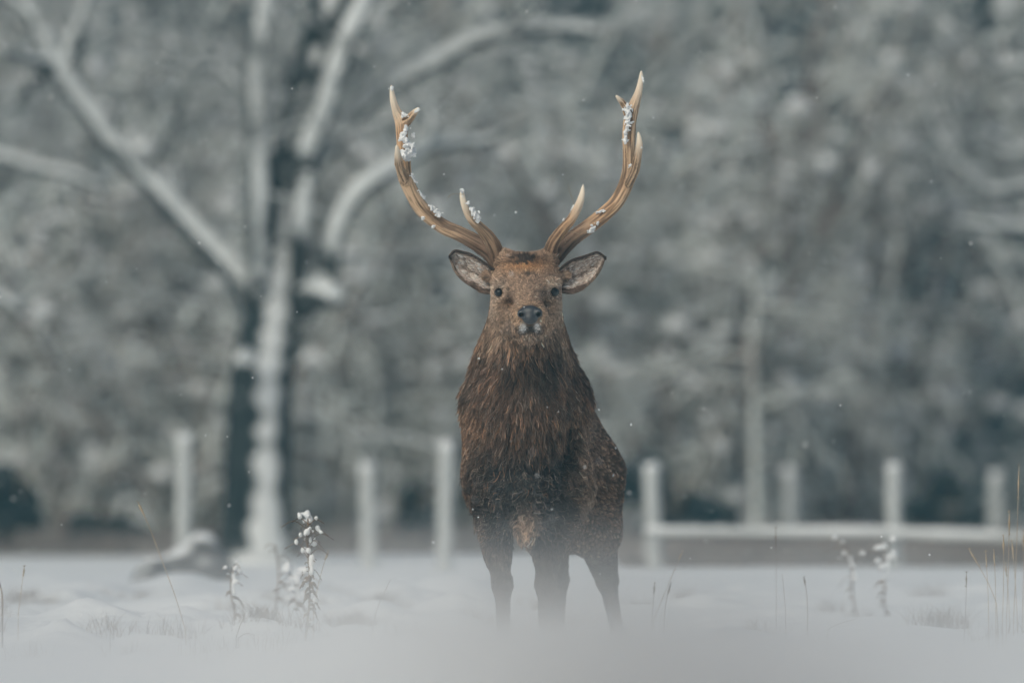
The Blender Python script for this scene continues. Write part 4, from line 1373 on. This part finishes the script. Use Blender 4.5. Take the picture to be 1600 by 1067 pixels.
# ------------------------------------------------------------------ weeds, stalks and grass in the field
def weed(px, top, d, label, seed, blobs=True, lean=0, big=1.0, nb=44):
    """dead flower stem with drooping leaves and caps of snow"""
    r = np.random.default_rng(seed)
    x = (px - 800) * d / F; g = gz(x, d) - .02
    o = empty('snowy_weed', (x, d, g), label, 'weed')
    zt = P(px, top, d)[2]; hgt = zt - g
    z = np.linspace(0, 1, 12)
    st = np.stack([x + lean * z + .006 * np.sin(z * 7 + seed), d + 0 * z + .004 * np.cos(z * 5), g + hgt * z], 1)
    T = Tubes(); T.add(st, np.linspace(.0042, .0018, 12), 6, .1)
    Lf = Tubes(); tips = []
    for i in range(nb):
        t = .22 + .77 * (i / nb) ** .62
        p0 = np.array([np.interp(t, z, st[:, k]) for k in range(3)])
        a = r.uniform(0, 2 * math.pi); L = r.uniform(.02, .05) * (1 + .9 * (t > .7))
        up = .7 if t > .65 else -.2
        q = [p0, p0 + np.array([math.cos(a) * L * .5, math.sin(a) * L * .5, L * .5 * up]), p0 + np.array([math.cos(a) * L, math.sin(a) * L, L * (up - .6)])]
        if t > .6:
            T.add(smooth_path(q, 3), .0013, 4)
        else:
            Lf.add(smooth_path(q, 4), [.0015, .004, .006, .006, .005, .004, .003, .002, .001][:len(smooth_path(q, 4))], 4, .4)
        tips.append((q[1] if up > 0 else q[1], t))
    T.build('stem', M['stalk'], o); Lf.build('leaves', M['stalk'], o)
    if blobs:
        r = np.random.default_rng(seed + 1)
        lo = np.array([x - .12, d - .12, g]); hi_ = np.array([x + .12 + abs(lean), d + .12, zt + .06])
        ff = Field(lo, hi_, .004)
        for p, t in tips:
            if r.uniform() < (.85 if t > .6 else .35):
                s = r.uniform(.004, .0140) * (1.15 if t > .75 else .8) * big
                q0 = p + [0, 0, s * .5]
                ff.ell(q0, (s * .75, s * .75, s * r.uniform(.7, 1.1)), .004)
                for _ in range(3): ff.ell(q0 + r.normal(0, .45, 3) * s, tuple(s * r.uniform(.25, .6, 3)), .003)
        for k in range(5):
            t = .60 + .06 * k + r.uniform(-.02, .02)
            p0 = np.array([np.interp(t, z, st[:, i]) for i in range(3)])
            ff.ell(p0 + [.008 + r.normal(0, .003), -.004, 0], (r.uniform(.005, .010) * big, .008, r.uniform(.009, .016)), .006)
        V, Q = ff.mesh()
        V = V + vert_normals(V, Q) * (.0012 * fnoise(V[:, 0], V[:, 1], V[:, 2], scale=200))[:, None]
        mesh_obj('snow_caps', V, Q, M['clump_snow'], o)
    return o


weed(479, 812, 36.3, 'tall dead weed hung with round caps of snow, sharp in focus left of stag', 11, lean=.01)
weed(463, 905, 39.3, 'shorter blurred weed under a soft snow lump just behind the tall snowy weed', 12, big=1.5, nb=24)
weed(366, 885, 38.0, 'low thin weed with a single snow cap left of the tall snowy weed', 13, lean=-.01, nb=10)
weed(1383, 852, 41.5, 'soft focused weed topped by three fat snow lumps in front of the bright post', 14, big=1.25, nb=14)
weed(1343, 850, 41.8, 'leaning weed with snow clinging along its top, beside the one before the bright post', 15, lean=-.05, big=.9, nb=12)
weed(433, 850, 40.5, 'faint tall bare weed stem between the low thin weed and the tall snowy weed', 16, blobs=False, nb=10)


def stalk(rows, d, label, ear_=0.0, mat='stalk', w_=1.3):
    s = smooth_path(rows, 5)
    pts = np.array([P(a[0], a[1], d) for a in s])
    pts[0][2] = min(pts[0][2], gz(pts[0][0], d) - .01)
    o = empty('dry_grass_stalk', pts[0], label, 'grass stalk', 'single dry grass stalks sticking out of the snow')
    T = Tubes(); T.add(pts, np.linspace(w_, w_ * .5, len(pts)) * .5 * d / F, 5, .1); T.build('stem', M[mat], o)
    if ear_ > 0:
        k = min(int(len(pts) * (1 - ear_)), len(pts) - 3); e_ = pts[k:]
        T = Tubes(); m_ = len(e_)
        T.add(e_, w_ * 1.15 * np.sin(np.linspace(.3, math.pi - .2, m_)) * d / F, 6, .3)
        for q in e_[::1]:
            for _ in range(5):
                v = rng.normal(0, 1, 3); v[2] = abs(v[2]) + .6; v /= np.linalg.norm(v)
                T.add([q, q + v * .008], [.0009, .0003], 3)
        T.build('seed_head', M[mat], o)
    return o


stalk([(292, 992), (275, 935), (252, 872), (232, 820), (216, 786)], 36.2, 'long leaning grass stalk with a tawny tip left of the tall snowy weed', .18, 'pale_stalk', 1.5)
stalk([(489, 960), (496, 920), (505, 885), (513, 862)], 36.4, 'thin pale stalk leaning right beside the tall snowy weed', .25, 'pale_stalk')
stalk([(4, 945), (3, 925), (-2, 905)], 36.0, 'dark stub of stalk at the left edge', 0, 'stalk', 3)
stalk([(28, 962), (33, 925), (38, 885)], 36.5, 'upright thin stalk second in from the left edge', .2, 'pale_stalk')
stalk([(368, 998), (376, 975), (384, 957)], 35.6, 'short bent twig poking out below the low thin weed', 0, 'stalk', 2)
stalk([(370, 998), (385, 989), (401, 993)], 35.5, 'twig lying flat on the snow below the low thin weed', 0, 'stalk', 1.8)
stalk([(580, 998), (588, 955), (610, 905)], 36.0, 'thin stalk leaning right midway between the tall snowy weed and the stag', 0, 'stalk', 1.2)
stalk([(350, 1010), (350, 1000), (349, 992)], 35.3, 'tiny dark stub in the snow under the short bent twig', 0, 'stalk', 1.6)
stalk([(172, 990), (173, 980), (175, 970)], 35.6, 'tiny stub standing in the snow left of the long leaning stalk', 0, 'stalk', 1.4)
stalk([(1017, 985), (1020, 950), (1023, 912)], 36.6, 'upright stalk nearest the right side of the stag', .2, 'stalk', 1.3)
stalk([(1018, 975), (1035, 935), (1052, 895), (1066, 862)], 36.8, 'pale stalk leaning right from beside the stag hind leg', .15, 'pale_stalk', 1.3)
stalk([(1037, 965), (1042, 935), (1048, 912)], 36.4, 'short stalk with dark seed head right of the stag', .4, 'stalk', 1.4)
stalk([(1228, 960), (1225, 925), (1222, 896)], 36.6, 'left one of two thin stalks standing below the low rail', 0, 'stalk', 1.0)
stalk([(1262, 955), (1260, 925), (1256, 902)], 36.6, 'right one of two thin stalks standing below the low rail', .35, 'stalk', 1.3)
stalk([(1213, 1000), (1213, 900), (1212, 826)], 37.2, 'hair thin stalk with a dark tip crossing the low rail', .08, 'stalk', .8)
stalk([(1506, 1000), (1509, 950), (1510, 895)], 36.2, 'straight dark stalk left of the pale grass by the right edge', .1, 'stalk', 1.0)
stalk([(1560, 950), (1546, 915), (1530, 885), (1514, 858)], 36.3, 'stalk with long tawny head leaning left near the right edge', .35, 'pale_stalk', 1.3)
stalk([(1290, 985), (1310, 975), (1343, 965)], 36.2, 'fine arching blade lying over the snow below the rail', 0, 'stalk', 1.0)
PG = [('leftmost of', 1545, 1540, 862), ('second from the left in', 1556, 1553, 860), ('third from the left in', 1566, 1568, 838), ('fourth from the left in', 1572, 1577, 800),
      ('tallest of', 1583, 1592, 728), ('second from the right in', 1590, 1581, 845), ('rightmost of', 1597, 1599, 830), ('shortest of', 1578, 1571, 880)]
for i_, (w_, x0, x1, yt) in enumerate(PG):
    o = stalk([(x0, 980), ((x0 + x1) / 2 + 1, (980 + yt) / 2), (x1, yt)], 35.8 + .15 * i_, w_ + ' the tall pale grass stalks bunched at the right edge', .2, 'pale_stalk', 1.3)
    o['group'] = 'tall pale grass bunched at the right edge'


def tuft(px, py, d, n, hgt, spread, label):
    x = (px - 800) * d / F
    r = rng
    V, Q = blades(n, lambda k: x + r.normal(0, spread, k), lambda k: d + r.normal(0, spread, k), hgt * .4, hgt, .0012, 1.1)
    o = mesh_obj('grass_tuft', V, Q, M['stalk'], None, smooth=False, origin=(x, d, gz(x, d)))
    tag(o, label, 'grass tuft')


tuft(412, 965, 37.2, 150, .07, .035, 'brown grass tuft half buried between the low thin weed and the tall snowy weed')
tuft(604, 990, 35.6, 45, .09, .016, 'curled dry tuft midway between the tall snowy weed and the stag')
tuft(535, 960, 38.6, 120, .09, .03, 'blurred grass tuft right behind the tall snowy weed')
tuft(480, 968, 36.2, 60, .05, .014, 'small leafy tuft at the foot of the tall snowy weed')
tuft(1472, 985, 38.0, 170, .10, .05, 'brown grass tuft half buried below the right end of the rail')
tuft(735, 950, 40.0, 90, .10, .03, 'faint grass tuft left of the stag forelegs')
KX = rng.uniform(-3.2, 3.2, 90); KY = 34.5 + 13 * rng.uniform(0, 1, 90)
KX = np.where(rng.uniform(0, 1, 90) < .45, -np.abs(KX) * .8 - .2, KX)
V, Q = blades(5200, lambda n: KX[np.arange(n) % 90] + rng.normal(0, .045, n), lambda n: KY[np.arange(n) % 90] + rng.normal(0, .08, n), .015, .085, .0013, 1.1)
tag(mesh_obj('field_grass', V, Q, M['stalk'], None, smooth=False), 'sparse dead grass tips poking through the snow', 'grass', None, 'stuff')
# dead grass blurred on the bank right in front
V, Q = blades(1500, lambda n: rng.normal(.07, .08, n), lambda n: rng.uniform(4.0, 6.6, n), .008, .03, .0011, 1.0)
tag(mesh_obj('bank_grass', V, Q, M['stalk'], None, smooth=False), 'dead grass on the near snowbank', 'grass', None, 'stuff')

# ------------------------------------------------------------------ falling flakes
n = 1300
r = np.random.default_rng(5)
yy = 12 + (62 - 12) * r.uniform(0, 1, n) ** .6
cx = r.uniform(-.052, .052, n) * yy; cz = H + r.uniform(-.018, .040, n) * yy
R_ = r.uniform(.0016, .0040, n)
oct_ = np.array([(1, 0, 0), (-1, 0, 0), (0, 1, 0), (0, -1, 0), (0, 0, 1), (0, 0, -1)], float)
of = np.array([(0, 2, 4), (2, 1, 4), (1, 3, 4), (3, 0, 4), (2, 0, 5), (1, 2, 5), (3, 1, 5), (0, 3, 5)])
V = (np.stack([cx, yy, cz], 1)[:, None, :] + oct_[None] * R_[:, None, None] * r.uniform(.7, 1.3, (n, 6, 1))).reshape(-1, 3)
tag(mesh_obj('falling_snow', V, (np.arange(n)[:, None, None] * 6 + of[None]).reshape(-1, 3), M['clump_snow'], None), 'fine snowflakes drifting down', 'snowflakes', None, 'stuff')

# ------------------------------------------------------------------ haze of the snowfall
def haze(density):
    m = bpy.data.materials.new('haze'); m.use_nodes = True
    t = m.node_tree; t.nodes.clear()
    out = t.nodes.new('ShaderNodeOutputMaterial'); v = t.nodes.new('ShaderNodeVolumePrincipled')
    v.inputs['Color'].default_value = (.42, .82, .95, 1)
    v.inputs['Density'].default_value = density
    v.inputs['Anisotropy'].default_value = .2
    t.links.new(v.outputs[0], out.inputs['Volume'])
    lo = np.array([-215, -35, -1.3]); hi = np.array([215, 405, 18.0])
    V = np.array([[x, y, z] for x in (lo[0], hi[0]) for y in (lo[1], hi[1]) for z in (lo[2], hi[2])])
    Q = np.array([[0, 1, 3, 2], [4, 6, 7, 5], [0, 4, 5, 1], [2, 3, 7, 6], [0, 2, 6, 4], [1, 5, 7, 3]])
    o = mesh_obj('haze', V, Q, m, None, smooth=False)
    tag(o, None, None, None, 'stuff')
haze(.0015)
